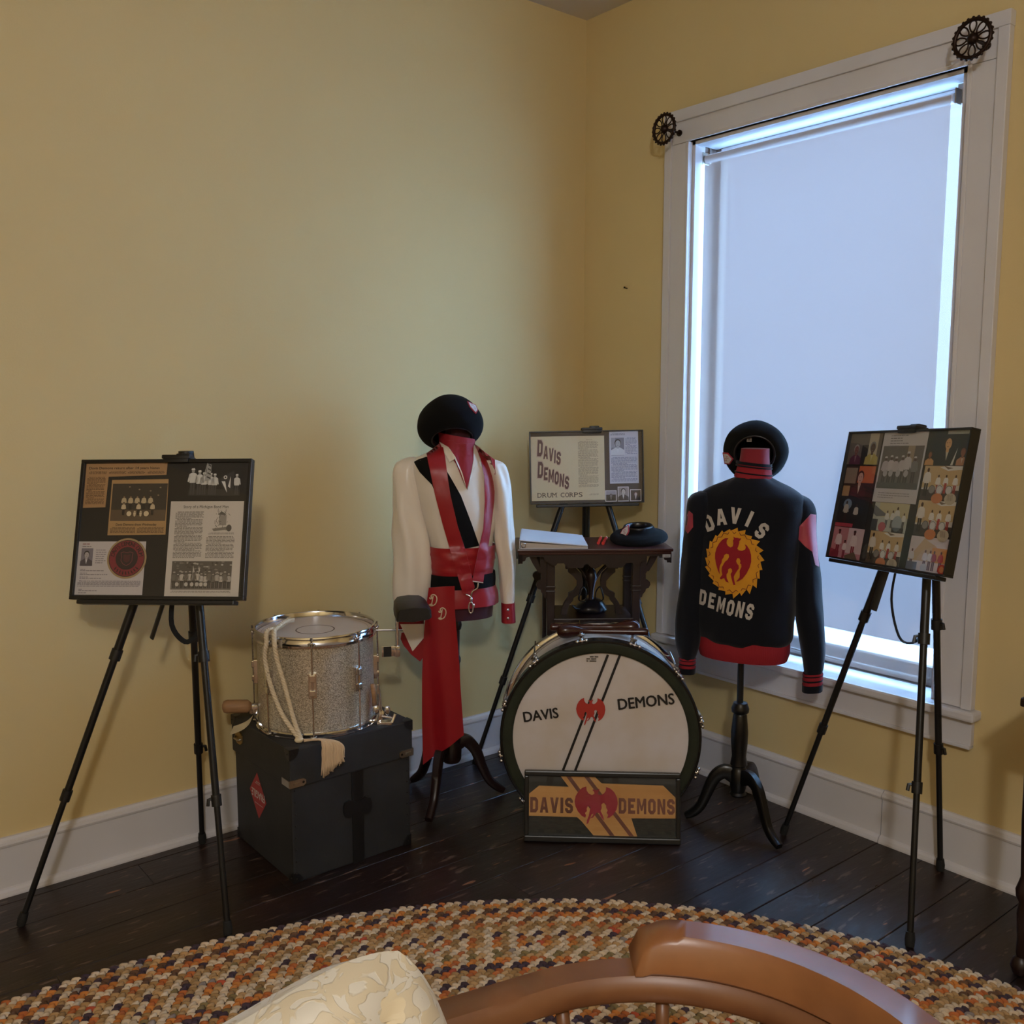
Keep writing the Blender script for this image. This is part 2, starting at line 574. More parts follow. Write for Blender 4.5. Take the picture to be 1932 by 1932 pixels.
M_['chairwood_dark'] = mat('darker maple rail', '7c5232', 0.4, var=0.35, vscale=7, col2='623c23')
M_['red_paint'] = mat('red painted sticks', 'c8281e', 0.4)
M_['cream'] = mat('cream tip', 'd8c6a4', 0.5)
M_['white_paper'] = mat('white vinyl', 'd2d2da', 0.4)
M_['iron'] = mat('dark bronze', '2a1b14', 0.4, metal=0.7)
M_['maple_panel'] = mat('maple veneer', 'cf9f62', 0.45, var=0.25, vscale=5, col2='b98549', stretch=(.4, 1, 3))
M_['walnut_letter'] = mat('walnut inlay', '7a4a3c', 0.5, var=0.4, vscale=14, stretch=(1, 1, .3))
M_['red_stain'] = mat('red stained veneer', '8f1a26', 0.4, var=0.3, vscale=7, col2='a02a44')
M_['dark_panel'] = mat('dark backing', '1e201c', 0.5)


def mk_floor():
    m = mat('brown floor paint', '1f1411', 0.24)
    nt = m.node_tree
    b = nt.nodes['Principled BSDF']
    tc = nt.nodes.new('ShaderNodeTexCoord')
    ge = nt.nodes.new('ShaderNodeNewGeometry')
    mp = nt.nodes.new('ShaderNodeMapping')
    mp.inputs['Scale'].default_value = (1.2, 5.0, 1)
    nt.links.new(ge.outputs['Position'], mp.inputs[0])

    def nz(sc, det, vec):
        n = nt.nodes.new('ShaderNodeTexNoise')
        n.inputs['Scale'].default_value = sc
        n.inputs['Detail'].default_value = det
        nt.links.new(vec, n.inputs['Vector'])
        return n.outputs[0]

    def rng(s, a, bb):
        r = nt.nodes.new('ShaderNodeMapRange')
        r.inputs['From Min'].default_value = a
        r.inputs['From Max'].default_value = bb
        nt.links.new(s, r.inputs[0])
        return r.outputs[0]

    def mix(f, a, bb):
        x = nt.nodes.new('ShaderNodeMix')
        x.data_type = 'RGBA'
        nt.links.new(f, x.inputs[0])
        if isinstance(a, tuple):
            x.inputs[6].default_value = a
        else:
            nt.links.new(a, x.inputs[6])
        x.inputs[7].default_value = bb
        return x.outputs[2]
    base = mix(rng(nz(2.5, 5, mp.outputs[0]), .35, .7), lin('2a1a15'), lin('1b1210'))
    scr = mix(rng(nz(9, 6, mp.outputs[0]), .615, .67), base, lin('5e4a40'))      # scuffed, chipped paint
    chip = mix(rng(nz(5.5, 2, mp.outputs[0]), .715, .73), scr, lin('8a5a3c'))
    nt.links.new(chip, b.inputs['Base Color'])
    r = nt.nodes.new('ShaderNodeMapRange')
    r.inputs['To Min'].default_value = 0.2
    r.inputs['To Max'].default_value = 0.48
    nt.links.new(nz(7, 5, mp.outputs[0]), r.inputs[0])
    nt.links.new(r.outputs[0], b.inputs['Roughness'])
    bp = nt.nodes.new('ShaderNodeBump')
    bp.inputs['Strength'].default_value = 0.25
    bp.inputs['Distance'].default_value = 0.003
    nt.links.new(nz(14, 4, mp.outputs[0]), bp.inputs['Height'])
    nt.links.new(bp.outputs[0], b.inputs['Normal'])
    return m


M_['floor'] = mk_floor()


def mk_glitter():
    m = mat('silver sparkle wrap', '9a8f7c', 0.3, metal=0.6)
    nt = m.node_tree
    b = nt.nodes['Principled BSDF']
    tc = nt.nodes.new('ShaderNodeTexCoord')
    vo = nt.nodes.new('ShaderNodeTexVoronoi')
    vo.inputs['Scale'].default_value = 520
    nt.links.new(tc.outputs['Object'], vo.inputs['Vector'])
    hs = nt.nodes.new('ShaderNodeSeparateColor')
    nt.links.new(vo.outputs['Color'], hs.inputs[0])
    mx = nt.nodes.new('ShaderNodeMix')
    mx.data_type = 'RGBA'
    nt.links.new(hs.outputs[0], mx.inputs[0])
    mx.inputs[6].default_value = lin('8a7e68')
    mx.inputs[7].default_value = lin('f4ecda')
    nt.links.new(mx.outputs[2], b.inputs['Base Color'])
    # each flake tilts its own way
    nm = nt.nodes.new('ShaderNodeNormalMap')
    nm.inputs['Strength'].default_value = 0.55
    mm = nt.nodes.new('ShaderNodeMix')
    mm.data_type = 'RGBA'
    mm.inputs[0].default_value = 0.75
    nt.links.new(vo.outputs['Color'], mm.inputs[6])
    mm.inputs[7].default_value = (0.5, 0.5, 1, 1)
    bp = nt.nodes.new('ShaderNodeBump')
    bp.inputs['Strength'].default_value = 0.8
    bp.inputs['Distance'].default_value = 0.001
    nt.links.new(hs.outputs[1], bp.inputs['Height'])
    nt.links.new(bp.outputs[0], b.inputs['Normal'])
    return m


M_['glitter'] = mk_glitter()


def mk_glass(name, refl=0.05):
    m = bpy.data.materials.new(name)
    m.use_nodes = True
    nt = m.node_tree
    nt.nodes.clear()
    out = nt.nodes.new('ShaderNodeOutputMaterial')
    t = nt.nodes.new('ShaderNodeBsdfTransparent')
    g = nt.nodes.new('ShaderNodeBsdfGlossy')
    g.inputs['Roughness'].default_value = 0.02
    mx = nt.nodes.new('ShaderNodeMixShader')
    lw = nt.nodes.new('ShaderNodeLayerWeight')
    pw5 = nt.nodes.new('ShaderNodeMath')
    pw5.operation = 'POWER'
    pw5.inputs[1].default_value = 4.0
    nt.links.new(lw.outputs['Facing'], pw5.inputs[0])
    ma = nt.nodes.new('ShaderNodeMath')
    ma.operation = 'MULTIPLY_ADD'
    ma.inputs[1].default_value = 0.6
    ma.inputs[2].default_value = refl * .5
    nt.links.new(pw5.outputs[0], ma.inputs[0])
    nt.links.new(ma.outputs[0], mx.inputs[0])
    nt.links.new(t.outputs[0], mx.inputs[1])
    nt.links.new(g.outputs[0], mx.inputs[2])
    nt.links.new(mx.outputs[0], out.inputs[0])
    return m


M_['glass'] = mk_glass('clear glazing')


def mk_shade():
    """roller shade cloth: mostly opaque, slightly translucent; see-through share added to admit daylight"""
    m = bpy.data.materials.new('white roller shade cloth')
    m.use_nodes = True
    nt = m.node_tree
    nt.nodes.clear()
    out = nt.nodes.new('ShaderNodeOutputMaterial')
    d = nt.nodes.new('ShaderNodeBsdfDiffuse')
    d.inputs[0].default_value = lin('c8c2bd')
    t = nt.nodes.new('ShaderNodeBsdfTranslucent')
    t.inputs[0].default_value = (0.62, 0.62, 0.66, 1)
    mx = nt.nodes.new('ShaderNodeMixShader')
    mx.inputs[0].default_value = SHADE_TRANSLUCENT
    nt.links.new(d.outputs[0], mx.inputs[1])
    nt.links.new(t.outputs[0], mx.inputs[2])
    op = nt.nodes.new('ShaderNodeBsdfTransparent')
    mo = nt.nodes.new('ShaderNodeMixShader')
    mo.inputs[0].default_value = SHADE_DAYLIGHT_PASS  # added see-through share, lets more daylight onto the walls
    nt.links.new(mx.outputs[0], mo.inputs[1])
    nt.links.new(op.outputs[0], mo.inputs[2])
    nt.links.new(mo.outputs[0], out.inputs[0])
    return m


M_['shade'] = mk_shade()


def mk_brocade():
    m = mat('ivory brocade', 'd9cdb4', 0.5, sheen=0.2)
    nt = m.node_tree
    b = nt.nodes['Principled BSDF']
    tc = nt.nodes.new('ShaderNodeTexCoord')
    n = nt.nodes.new('ShaderNodeTexNoise')
    n.inputs['Scale'].default_value = 26
    n.inputs['Detail'].default_value = 1.5
    n.inputs['Distortion'].default_value = 2.2
    nt.links.new(tc.outputs['Object'], n.inputs['Vector'])
    r = nt.nodes.new('ShaderNodeMapRange')
    r.inputs['From Min'].default_value = .50
    r.inputs['From Max'].default_value = .54
    nt.links.new(n.outputs[0], r.inputs[0])
    mx = nt.nodes.new('ShaderNodeMix')
    mx.data_type = 'RGBA'
    nt.links.new(r.outputs[0], mx.inputs[0])
    mx.inputs[6].default_value = lin('cfc8ba')
    mx.inputs[7].default_value = lin('c9bba0')
    nt.links.new(mx.outputs[2], b.inputs['Base Color'])
    bp = nt.nodes.new('ShaderNodeBump')
    bp.inputs['Strength'].default_value = 0.5
    bp.inputs['Distance'].default_value = 0.002
    nt.links.new(r.outputs[0], bp.inputs['Height'])
    nt.links.new(bp.outputs[0], b.inputs['Normal'])
    return m


M_['brocade'] = mk_brocade()

# ------------------------------------------------------------------ room shell
RX, RY, RH = -5.4, -6.2, 3.115
TW = 0.20                                              # wall thickness
WY0, WY1, WZ0, WZ1 = -1.668, -0.602, 0.505, 2.497      # window opening in the right wall


def wall_box(name, c, s):
    return struct(MB().box(c, s).build(name, 'wall'))


wall_box('wall_left', ((RX + TW) / 2, TW / 2, RH / 2), (-RX + TW, TW, RH))
wall_box('wall_back', ((RX + TW) / 2, RY - TW / 2, RH / 2), (-RX + TW, TW, RH))
wall_box('wall_far_side', (RX - TW / 2, RY / 2, RH / 2), (TW, -RY + 2 * TW, RH))
wr = MB()
wr.box((TW / 2, WY1 / 2, RH / 2), (TW, -WY1, RH))
wr.box((TW / 2, (RY + WY0) / 2, RH / 2), (TW, WY0 - RY, RH))
wr.box((TW / 2, (WY0 + WY1) / 2, WZ0 / 2), (TW, WY1 - WY0, WZ0))
wr.box((TW / 2, (WY0 + WY1) / 2, (RH + WZ1) / 2), (TW, WY1 - WY0, RH - WZ1))
struct(wr.build('wall_right', 'wall'))
struct(MB().box((RX / 2, RY / 2, RH + .05), (-RX + .4, -RY + .4, .1)).build('ceiling', 'ceiling'))

floor = struct(MB().box((RX / 2, RY / 2, -.06), (-RX + .3, -RY + .3, .075)).build('floor', mat('sub floor', '0c0908', 0.9)))
PW = 0.1596
k0 = int((0 + 1.352) / PW) + 1
yk = -1.352 + k0 * PW
row = 0
while yk > RY:
    y1 = min(yk, 0.0)
    y0 = max(yk - PW, RY)
    rr = random.Random(row * 13 + 5)
    xs = [RX]
    x = RX + rr.uniform(.6, 2.6)
    while x < -0.5:
        xs.append(x)
        x += rr.uniform(1.6, 2.8)
    xs.append(0.0)
    for xa, xb in zip(xs[:-1], xs[1:]):
        L, W = xb - xa - .0016, y1 - y0 - .0022
        if W < .01:
            continue
        g = .0016
        prof = [(-W / 2, -.0225), (W / 2, -.0225), (W / 2, -g), (W / 2 - g, 0), (-W / 2 + g, 0), (-W / 2, -g)]
        zc = rr.uniform(-.0006, 0)
        pb = MB().loft([[(-L / 2, p[0], p[1]) for p in prof], [(L / 2, p[0], p[1]) for p in prof]])
        po = pb.build('plank', 'floor', floor)
        po.location = ((xa + xb) / 2, (y0 + y1) / 2, zc)
    yk -= PW
    row += 1


def base_profile():
    # x = out from the wall, z = up
    return [(0, 0), (.036, 0), (.036, .006), (.033, .016), (.026, .022), (.019, .024), (.019, .150), (.024, .153), (.026, .160), (.024, .167), (.015, .171), (.010, .178), (0, .178)]


def extrude_x(prof, xa, xb, fn):
    return MB().loft([[fn(xa, p) for p in prof], [fn(xb, p) for p in prof]])


bp_ = base_profile()
struct(extrude_x(bp_, RX, -.0, lambda s, p: (s, -p[0], p[1])).build('baseboard_left', 'trim'))
br = struct(extrude_x(bp_, -1.512, 0.0, lambda s, p: (-p[0], s, p[1])).build('baseboard_right', 'trim'))
extrude_x(bp_, RY, -1.515, lambda s, p: (-p[0] * 1.03, s, p[1] * 1.012)).build('board', 'trim', br)
struct(extrude_x(bp_, RX, 0, lambda s, p: (s, RY + p[0], p[1])).build('baseboard_back', 'trim'))
struct(extrude_x(bp_, RY, 0, lambda s, p: (RX + p[0], s, p[1])).build('baseboard_far_side', 'trim'))

# ------------------------------------------------------------------ window
win = bpy.data.objects.new('window_1', None)
COL.objects.link(win)
struct(win)
CY0, CY1, CZ1 = -1.797, -0.483, 2.618
cw = 0.120
for nm, a, b in (('casing', CY1 - cw, CY1), ('casing', CY0, CY0 + cw)):
    m_ = MB()
    m_.box((-.0108, (a + b) / 2, (.537 + CZ1 - .126) / 2), (.0216, b - a - .006, CZ1 - .126 - .537), bev=.002)
    out = b if nm and b == CY1 else a
    s = -1 if out == b else 1
    m_.box((-.015, out + s * .017, (.536 + CZ1 - .002) / 2), (.030, .034, CZ1 - .002 - .536), bev=.003)
    inn = a if out == b else b
    m_.box((-.0135, inn - s * .007, (.535 + CZ1 - .125) / 2), (.027, .014, CZ1 - .125 - .535), bev=.003)
    m_.build('casing', 'trim', win)
m_ = MB()
m_.box((-.011, (CY0 + CY1) / 2, CZ1 - .0625), (.022, CY1 - CY0 - .06, .125), bev=.002)
m_.box((-.0165, (CY0 + CY1) / 2, CZ1 - .022), (.033, CY1 - CY0 + .004, .044), bev=.003)
m_.box((-.0135, (WY0 + WY1) / 2, CZ1 - .118), (.027, WY1 - WY0 + .03, .014), bev=.003)
m_.build('head_casing', 'trim', win)
JX0 = .110
m_ = MB()
m_.box((-.022, (CY0 + CY1) / 2 - .005, .520), (.060, CY1 - CY0 + .03, .030), bev=.008)
m_.box((JX0 / 2, (WY0 + WY1) / 2, .520), (JX0, WY1 - WY0 - .001, .0296))
m_.build('sill', 'trim', win)
MB().box(((JX0 + .20) / 2, (WY0 + WY1) / 2, .5195), (.20 - JX0, WY1 - WY0 - .001, .029)).build('outer_sill', 'sash_brown', win)
m_ = MB()
m_.box((-.011, (CY0 + CY1) / 2, .459), (.022, CY1 - CY0 + .004, .090), bev=.003)
m_.box((-.015, (CY0 + CY1) / 2, .416), (.030, CY1 - CY0 + .004, .012), bev=.003)
m_.build('apron', 'trim', win)
JX = .058                                              # white lining in front; rear frame coloured dark to mute its daylit glow
for y in (WY1 - .007, WY0 + .007):
    MB().box((JX / 2, y, (WZ0 + WZ1) / 2 + .015), (JX, .014, WZ1 - WZ0 - .03)).build('jamb', 'trim', win)
    MB().box(((JX + .20) / 2, y, (WZ0 + WZ1) / 2 + .015), (.20 - JX, .0135, WZ1 - WZ0 - .03)).build('outer_jamb', 'sash_brown', win)
MB().box((JX / 2, (WY0 + WY1) / 2, WZ1 - .008), (JX, WY1 - WY0, .016)).build('head_jamb', 'trim', win)
MB().box(((JX + .20) / 2, (WY0 + WY1) / 2, WZ1 - .008), (.20 - JX, WY1 - WY0, .0155)).build('outer_head_jamb', 'trim', win)
SY0, SY1 = WY0 + .0145, WY1 - .0145
z0, z1, x = .536, WZ1 - .017, .140
m_ = MB()
m_.box((x, SY0 + .012, (z0 + z1) / 2), (.032, .024, z1 - z0), bev=.003)
m_.box((x, SY1 - .012, (z0 + z1) / 2), (.032, .024, z1 - z0), bev=.003)
m_.box((x, (SY0 + SY1) / 2, z0 + .0325), (.032, SY1 - SY0 - .048, .065), bev=.003)
so = m_.build('sash', 'sash_brown', win)
MB().box((x, (SY0 + SY1) / 2, z1 - .015), (.032, SY1 - SY0 - .048, .03), bev=.003).build('top_rail', 'trim', so)
MB().box((x, (SY0 + SY1) / 2, (z0 + .065 + z1 - .03) / 2), (.003, SY1 - SY0 - .046, z1 - .03 - z0 - .065 + .002)).build('pane', 'glass', so)

sh = thing('roller_shade', 'white roller shade pulled down over the bright window', 'shade', (.045, -1.11, .566))
m_ = MB()
NY, NZ = 20, 40
rings = []
for i in range(NZ + 1):
    z = i / NZ * 1.876
    rw = []
    for j in range(NY + 1):
        y = (j / NY - .5) * .968
        e = .0035 * noise.noise(Vector((y * 2.3, z * .8, 1.7))) + .0025 * math.sin(y * 5) * (1 - z / 1.9)
        rw.append((e, y, z))
    rings.append(rw)
m_.loft(rings, False, False, False)
m_.build('cloth', 'shade', sh, smooth=True)
m_ = MB()
m_.cyl((.018, -.489, 1.868), (.018, .489, 1.868), .016, 16)
m_.build('roller', 'trim', sh, smooth=40)
for y in (-.500, .494):
    m_ = MB()
    m_.box((.016, y, 1.87), (.036, .004, .046))
    m_.box((.034, y, 1.882), (.004, .02, .06))
    m_.build('bracket', 'nickel', sh)
MB().cyl((.004, -.48, .012), (.004, .48, .012), .006, 10).build('hem_bar', 'shade', sh, smooth=40)

# curtain holdback rosettes on the casing
for (y, z, t) in ((-.555, 2.532, 'small openwork bronze holdback rosette on the upper left corner of the window casing'), (-1.730, 2.534, 'larger looking openwork bronze holdback rosette on the upper right corner of the window casing')):
    r_ = thing('holdback_rosette', t, 'rosette', (-.030, y, z), group='curtain holdbacks on the window casing')
    Mx = Matrix.Rotation(-PI / 2, 4, 'Y')

    def ringx(mb, R, r, x, n=36, cy=0, cz=0, s=1.0):
        mb.tube([(x, cy + R * math.cos(2 * PI * k / n), cz + s * R * math.sin(2 * PI * k / n)) for k in range(n + 1)], r, 8, cap=False)
    m_ = MB()
    ringx(m_, .052, .006, -.084)
    for k in range(24):
        a = 2 * PI * k / 24
        m_.sphere((-.084, .057 * math.cos(a), .057 * math.sin(a)), .0048, 6, 5)
    m_.build('rim', 'iron', r_, smooth=True)
    for k in range(8):
        a = 2 * PI * k / 8
        u, w = Vector((0, math.cos(a), math.sin(a))), Vector((0, -math.sin(a), math.cos(a)))
        path = []
        for q in range(15):
            b_ = 2 * PI * q / 14
            rad = .033 - .016 * math.cos(b_)
            side = .0125 * math.sin(b_) * (1.0 if b_ < PI else 1.0) * (.55 + .45 * (rad - .017) / .032)
            path.append(Vector((-.084, 0, 0)) + u * rad + w * side)
        MB().tube(path, .0024, 6, cap=False).build('petal', 'iron', r_, smooth=True)
    m_ = MB()
    m_.lathe([(.002, .006), (.008, .005), (.012, 0), (.016, -.004), (.017, -.010), (.006, -.012)], 20, Matrix.Translation((-.090, 0, 0)) @ Mx @ Matrix.Rotation(0, 4, 'Z'))
    m_.build('hub', 'iron', r_, smooth=50)
    m_ = MB()
    m_.cyl((.008, 0, 0), (-.088, 0, 0), .0045, 10)
    m_.cyl((.008, 0, 0), (.002, 0, 0), .012, 16)
    m_.build('stem', 'iron', r_, smooth=40)

nl = tag(MB().tube([(0.002, 0, 0), (-.012, 0, .001), (-.016, 0, .003)], .0022, 6).box((-.017, 0, .003), (.003, .007, .007)).build('nail', 'iron'), 'small dark nail in the yellow wall left of the window', 'nail')
nl.location = (0, -.262, 1.968)

# ceiling lamp of the room (behind the camera)
cl = thing('ceiling_lamp', 'round opal glass ceiling lamp behind the viewpoint', 'lamp', (LAMP_POS[0], LAMP_POS[1], RH))
MB().lathe([(.02, .002), (.15, .002), (.15, -.02), (.13, -.03), (.02, -.03)], 32).build('mount', 'nickel', cl, smooth=40)
em = bpy.data.materials.new('lit opal glass')
em.use_nodes = True
em.node_tree.nodes['Principled BSDF'].inputs['Emission Color'].default_value = (*LAMP_COL, 1)
em.node_tree.nodes['Principled BSDF'].inputs['Emission Strength'].default_value = 6.0
MB().lathe([(.128, -.031), (.14, -.05), (.13, -.09), (.09, -.125), (.04, -.14), (.004, -.142)], 32, cap0=False).build('opal_bowl', em, cl, smooth=60)
ld = bpy.data.lights.new('lamp_light', 'POINT')
ld.energy = LAMP_W
ld.color = LAMP_COL
ld.shadow_soft_size = 0.11
lo = bpy.data.objects.new('lamp_light', ld)
lo.location = LAMP_POS
COL.objects.link(lo)

# unseen outdoors, added for the light: white bounce ground and a view-blocking house
struct(MB().box((9.0, -3.0, -.70), (17.0, 40.0, .1)).build('added_bounce_ground', mat('white bounce ground', 'e6e8ec', .95, var=.08, vscale=2)))  # added unseen ground, kept white to bounce daylight indoors
nh = bpy.data.objects.new('added_view_blocker', None)
COL.objects.link(nh)
nh.location = (5.0, -1.6, -.65)
struct(nh)
MB().box((3.0, 7.0, 3.0), (6.0, 14.0, 6.0)).build('blocker_wall', mat('brown view blocker', '52423e', .8), nh)  # added block; its brown sets how bright the shade looks
MB().prism([(-.4, 5.9), (6.4, 5.9), (3.0, 8.4)], -.3, 14.3).build('blocker_roof', mat('dark blocker top', '3a3a3c', .9), nh)

# ------------------------------------------------------------------ braided rug
rug = thing('braided_rug', 'oval multicolour braided rug on the dark plank floor', 'rug', (-2.6, -2.4, 0))
PAL = {'cream': 'c9b295', 'sand': 'b08a5c', 'rust': 'ad5f2c', 'orange': 'bb7433', 'plum': '41303a', 'brown': '634530', 'grey': '8d8078', 'red': 'a8482a', 'tan': '97754a', 'olive': '7c6a44'}
ROWS = [('cream', 'plum', 'cream'), ('orange', 'sand', 'tan'), ('cream', 'plum', 'brown'), ('orange', 'rust', 'sand'), ('cream', 'brown', 'cream'), ('sand', 'rust', 'tan'), ('sand', 'cream', 'tan'), ('plum', 'cream', 'sand'), ('tan', 'rust', 'cream'), ('orange', 'cream', 'sand'), ('cream', 'cream', 'tan'), ('sand', 'olive', 'cream'), ('orange', 'cream', 'rust'), ('plum', 'cream', 'plum')]
rug_m = mat_print('braided cotton', 0.95)
A0, B0, RW = 2.10, 1.80, 0.0250
NST = 30
for r in range(NST):
    a, b = A0 - RW * (r + .5), B0 - RW * (r + .5)
    per = PI * (3 * (a + b) - math.sqrt((3 * a + b) * (a + 3 * b)))
    n = int(per / 0.0232)
    pal = ROWS[(r + (r // 14) * 5) % len(ROWS)]
    cols = [lin(PAL[p]) for p in pal]
    rr = random.Random(100 + r)
    V, F, CC = [], [], []
    # even steps along the ellipse
    ts = [2 * PI * k / 720 for k in range(721)]
    cum = [0.0]
    for k in range(720):
        p = ((a * math.cos(ts[k + 1]) - a * math.cos(ts[k])), (b * math.sin(ts[k + 1]) - b * math.sin(ts[k])))
        cum.append(cum[-1] + math.hypot(*p))
    j = 0
    drift = rr.uniform(0, 6)
    for i in range(n):
        for side in (0, 1):
            d = cum[-1] * (i + .5 * side) / n
            while j < 719 and cum[j + 1] < d:
                j += 1
            while j > 0 and cum[j] > d:
                j -= 1
            f = (d - cum[j]) / max(1e-9, cum[j + 1] - cum[j])
            t = ts[j] + f * (ts[j + 1] - ts[j])
            tx, ty = -a * math.sin(t), b * math.cos(t)
            L = math.hypot(tx, ty)
            tx, ty = tx / L, ty / L
            nx, ny = ty, -tx                      # outwards
            s = 1 if side else -1
            cx = a * math.cos(t) + nx * s * RW * .24
            cy = b * math.sin(t) + ny * s * RW * .24
            # lobe leaning forwards, like one plait of the braid
            ca, sa = math.cos(s * .50), math.sin(s * .50)
            ux, uy = tx * ca + nx * sa, ty * ca + ny * sa
            wx, wy = -uy, ux
            la, lb = .0158 + rr.uniform(-.001, .001), .0076
            o = len(V)
            hz = .013 + rr.uniform(-.001, .0015)
            for q in range(6):
                an = 2 * PI * q / 6
                V.append((cx + ux * la * math.cos(an) + wx * lb * math.sin(an), cy + uy * la * math.cos(an) + wy * lb * math.sin(an), .002))
            for q in range(6):
                an = 2 * PI * q / 6
                V.append((cx + ux * la * .68 * math.cos(an) + wx * lb * .66 * math.sin(an), cy + uy * la * .68 * math.cos(an) + wy * lb * .66 * math.sin(an), hz * .84))
            V.append((cx, cy, hz))
            ph = (i + side) % 3
            c = cols[(ph + (1 if noise.noise(Vector((t * 9 + drift, r * .7, 0))) > .25 else 0)) % 3]
            if rr.random() < .07:
                c = lin(PAL[rr.choice(list(PAL))])
            k_ = rr.uniform(.8, 1.15)
            c = (c[0] * k_, c[1] * k_, c[2] * k_, 1)
            for q in range(6):
                p = (q + 1) % 6
                F.append((o + q, o + p, o + 6 + p, o + 6 + q))
                F.append((o + 6 + q, o + 6 + p, o + 12))
            CC.append((c, 12))
    me = bpy.data.meshes.new('braid_row')
    me.from_pydata(V, [], F)
    at = me.color_attributes.new('Col', 'FLOAT_COLOR', 'CORNER')
    buf = []
    for c, _ in CC:
        buf += list(c) * 42          # six quads and six triangles
    at.data.foreach_set('color', buf)
    me.polygons.foreach_set('use_smooth', [True] * len(me.polygons))
    me.materials.append(rug_m)
    o = bpy.data.objects.new('braid_row', me)
    COL.objects.link(o)
    o.parent = rug
r = NST
while B0 - RW * (r + .5) > .03:
    a, b = A0 - RW * (r + .5), B0 - RW * (r + .5)
    pal = ROWS[(r + (r // 14) * 5) % len(ROWS)]
    m_ = MB()
    N = 96
    for k in range(N):
        t0, t1 = 2 * PI * k / N, 2 * PI * (k + 1) / N
        ring = []
        for t in (t0, t1):
            tx, ty = -a * math.sin(t), b * math.cos(t)
            L = math.hypot(tx, ty)
            nx, ny = ty / L, -tx / L
            p = (a * math.cos(t), b * math.sin(t))
            ring.append([(p[0] + nx * RW * w, p[1] + ny * RW * w, z) for w, z in ((-.5, .002), (-.25, .010), (.25, .010), (.5, .002))])
        m_.loft(ring, False, False, False, PAL[pal[k % 3]])
    m_.build('braid_row', rug_m, rug, smooth=True, recalc=False)
    r += 1
m_ = MB()
m_.lathe([(0.02, .001), (1.0, .001), (1.0, .004), (.02, .004)], 96, Matrix.Diagonal((A0 - .006, B0 - .006, 1, 1)))
m_.build('backing', mat('rug backing', '4a3c30', 0.95), rug)


# ------------------------------------------------------------------ easels and display boards
def board_matrix(bl, az, tilt, roll):
    a, t, r = math.radians(az), math.radians(tilt), math.radians(roll)
    u = Vector((math.cos(a), math.sin(a), 0))
    n = math.cos(t) * Vector((math.sin(a), -math.cos(a), 0)) + math.sin(t) * Vector((0, 0, 1))
    v = n.cross(u)
    u2, v2 = math.cos(r) * u + math.sin(r) * v, -math.sin(r) * u + math.cos(r) * v
    return Matrix(((u2.x, -n.x, v2.x, bl[0]), (u2.y, -n.y, v2.y, bl[1]), (u2.z, -n.z, v2.z, bl[2]), (0, 0, 0, 1)))


def easel(lab, feet, apex, BM, bw, bh, strap=None, paddle=None, clamps=(.46, .74), clipx=.5, thick=.022):
    cx = sum(f[0] for f in feet) / 3
    cy = sum(f[1] for f in feet) / 3
    O = Vector((cx, cy, 0))
    e = thing('tripod_easel', lab, 'easel', O, group='tripod display easels')
    ap = Vector(apex) - O
    for f in feet:
        f = Vector((f[0], f[1], .012)) - O
        d = (f - ap)
        L = d.length
        dn = d.normalized()
        c1, c2 = ap + d * clamps[0], ap + d * clamps[1]
        m_ = MB()
        m_.tube([ap + dn * .02, c1], .0125, 10)
        m_.tube([c1, c2], .0105, 10)
        m_.tube([c2, f], .0088, 10)
        lg = m_.build('leg', 'black_metal', e, smooth=40)
        side = dn.cross(Vector((0, 0, 1))).normalized()
        for c, r in ((c1, .0165), (c2, .0145)):
            q = MB().tube([c - dn * .016, c + dn * .016], r, 12)
            q.tube([c - dn * .006 + side * r, c - dn * .006 + side * (r + .007), c + dn * .012 + side * (r + .010)], .005, 6)
            q.build('clamp', 'black_plastic', lg, smooth=40)
        MB().tube([f - dn * .030, f - dn * .010, f + Vector((0, 0, -.004)) + dn * .004], [.0115, .0135, .0120], 12).build('foot', 'rubber', lg, smooth=40)
    MB().tube([ap + Vector((0, 0, -.045)), ap + Vector((0, 0, .015))], [.026, .022], 14).build('head_block', 'black_plastic', e, smooth=40)
    # clamp on the top edge of the board and the ledge that carries it
    T = Matrix.Translation(-O) @ BM
    m_ = MB()
    m_.box((bw * clipx, .012, bh + .006), (.085, .048, .012), bev=.004)
    m_.box((bw * clipx, -.006, bh - .003), (.075, .008, .016), bev=.003)
    m_.box((bw * clipx + .012, .022, bh + .014), (.04, .03, .012), bev=.004)
    m_.tube([(bw * clipx, .03, bh + .008), tuple(T.inverted() @ ap)], .008, 8)
    m_.map(lambda p: T @ p).build('top_clip', 'black_plastic', e, smooth=40)
    m_ = MB()
    m_.box((bw * .5, .010, -.007), (bw * .9, .040, .012), bev=.003)
    m_.map(lambda p: T @ p).build('ledge', 'black_plastic', e)
    for s in (.30, .70):
        MB().box((bw * s, .036, .002), (.03, .024, .028), bev=.003).map(lambda p: T @ p).build('ledge_bracket', 'black_plastic', e)
    if paddle:
        a, b = [Vector(p) - O for p in paddle]
        MB().tube([a, b], .0125, 8, flat=(1.0, .35)).build('support_bar', 'black_plastic', e, smooth=40)
    if strap:
        MB().tube([Vector(p) - O for p in smoothpath(strap, 5)], .0075, 8, flat=(.25, 1.0)).build('carry_strap', 'webbing', e, smooth=40)
    return e


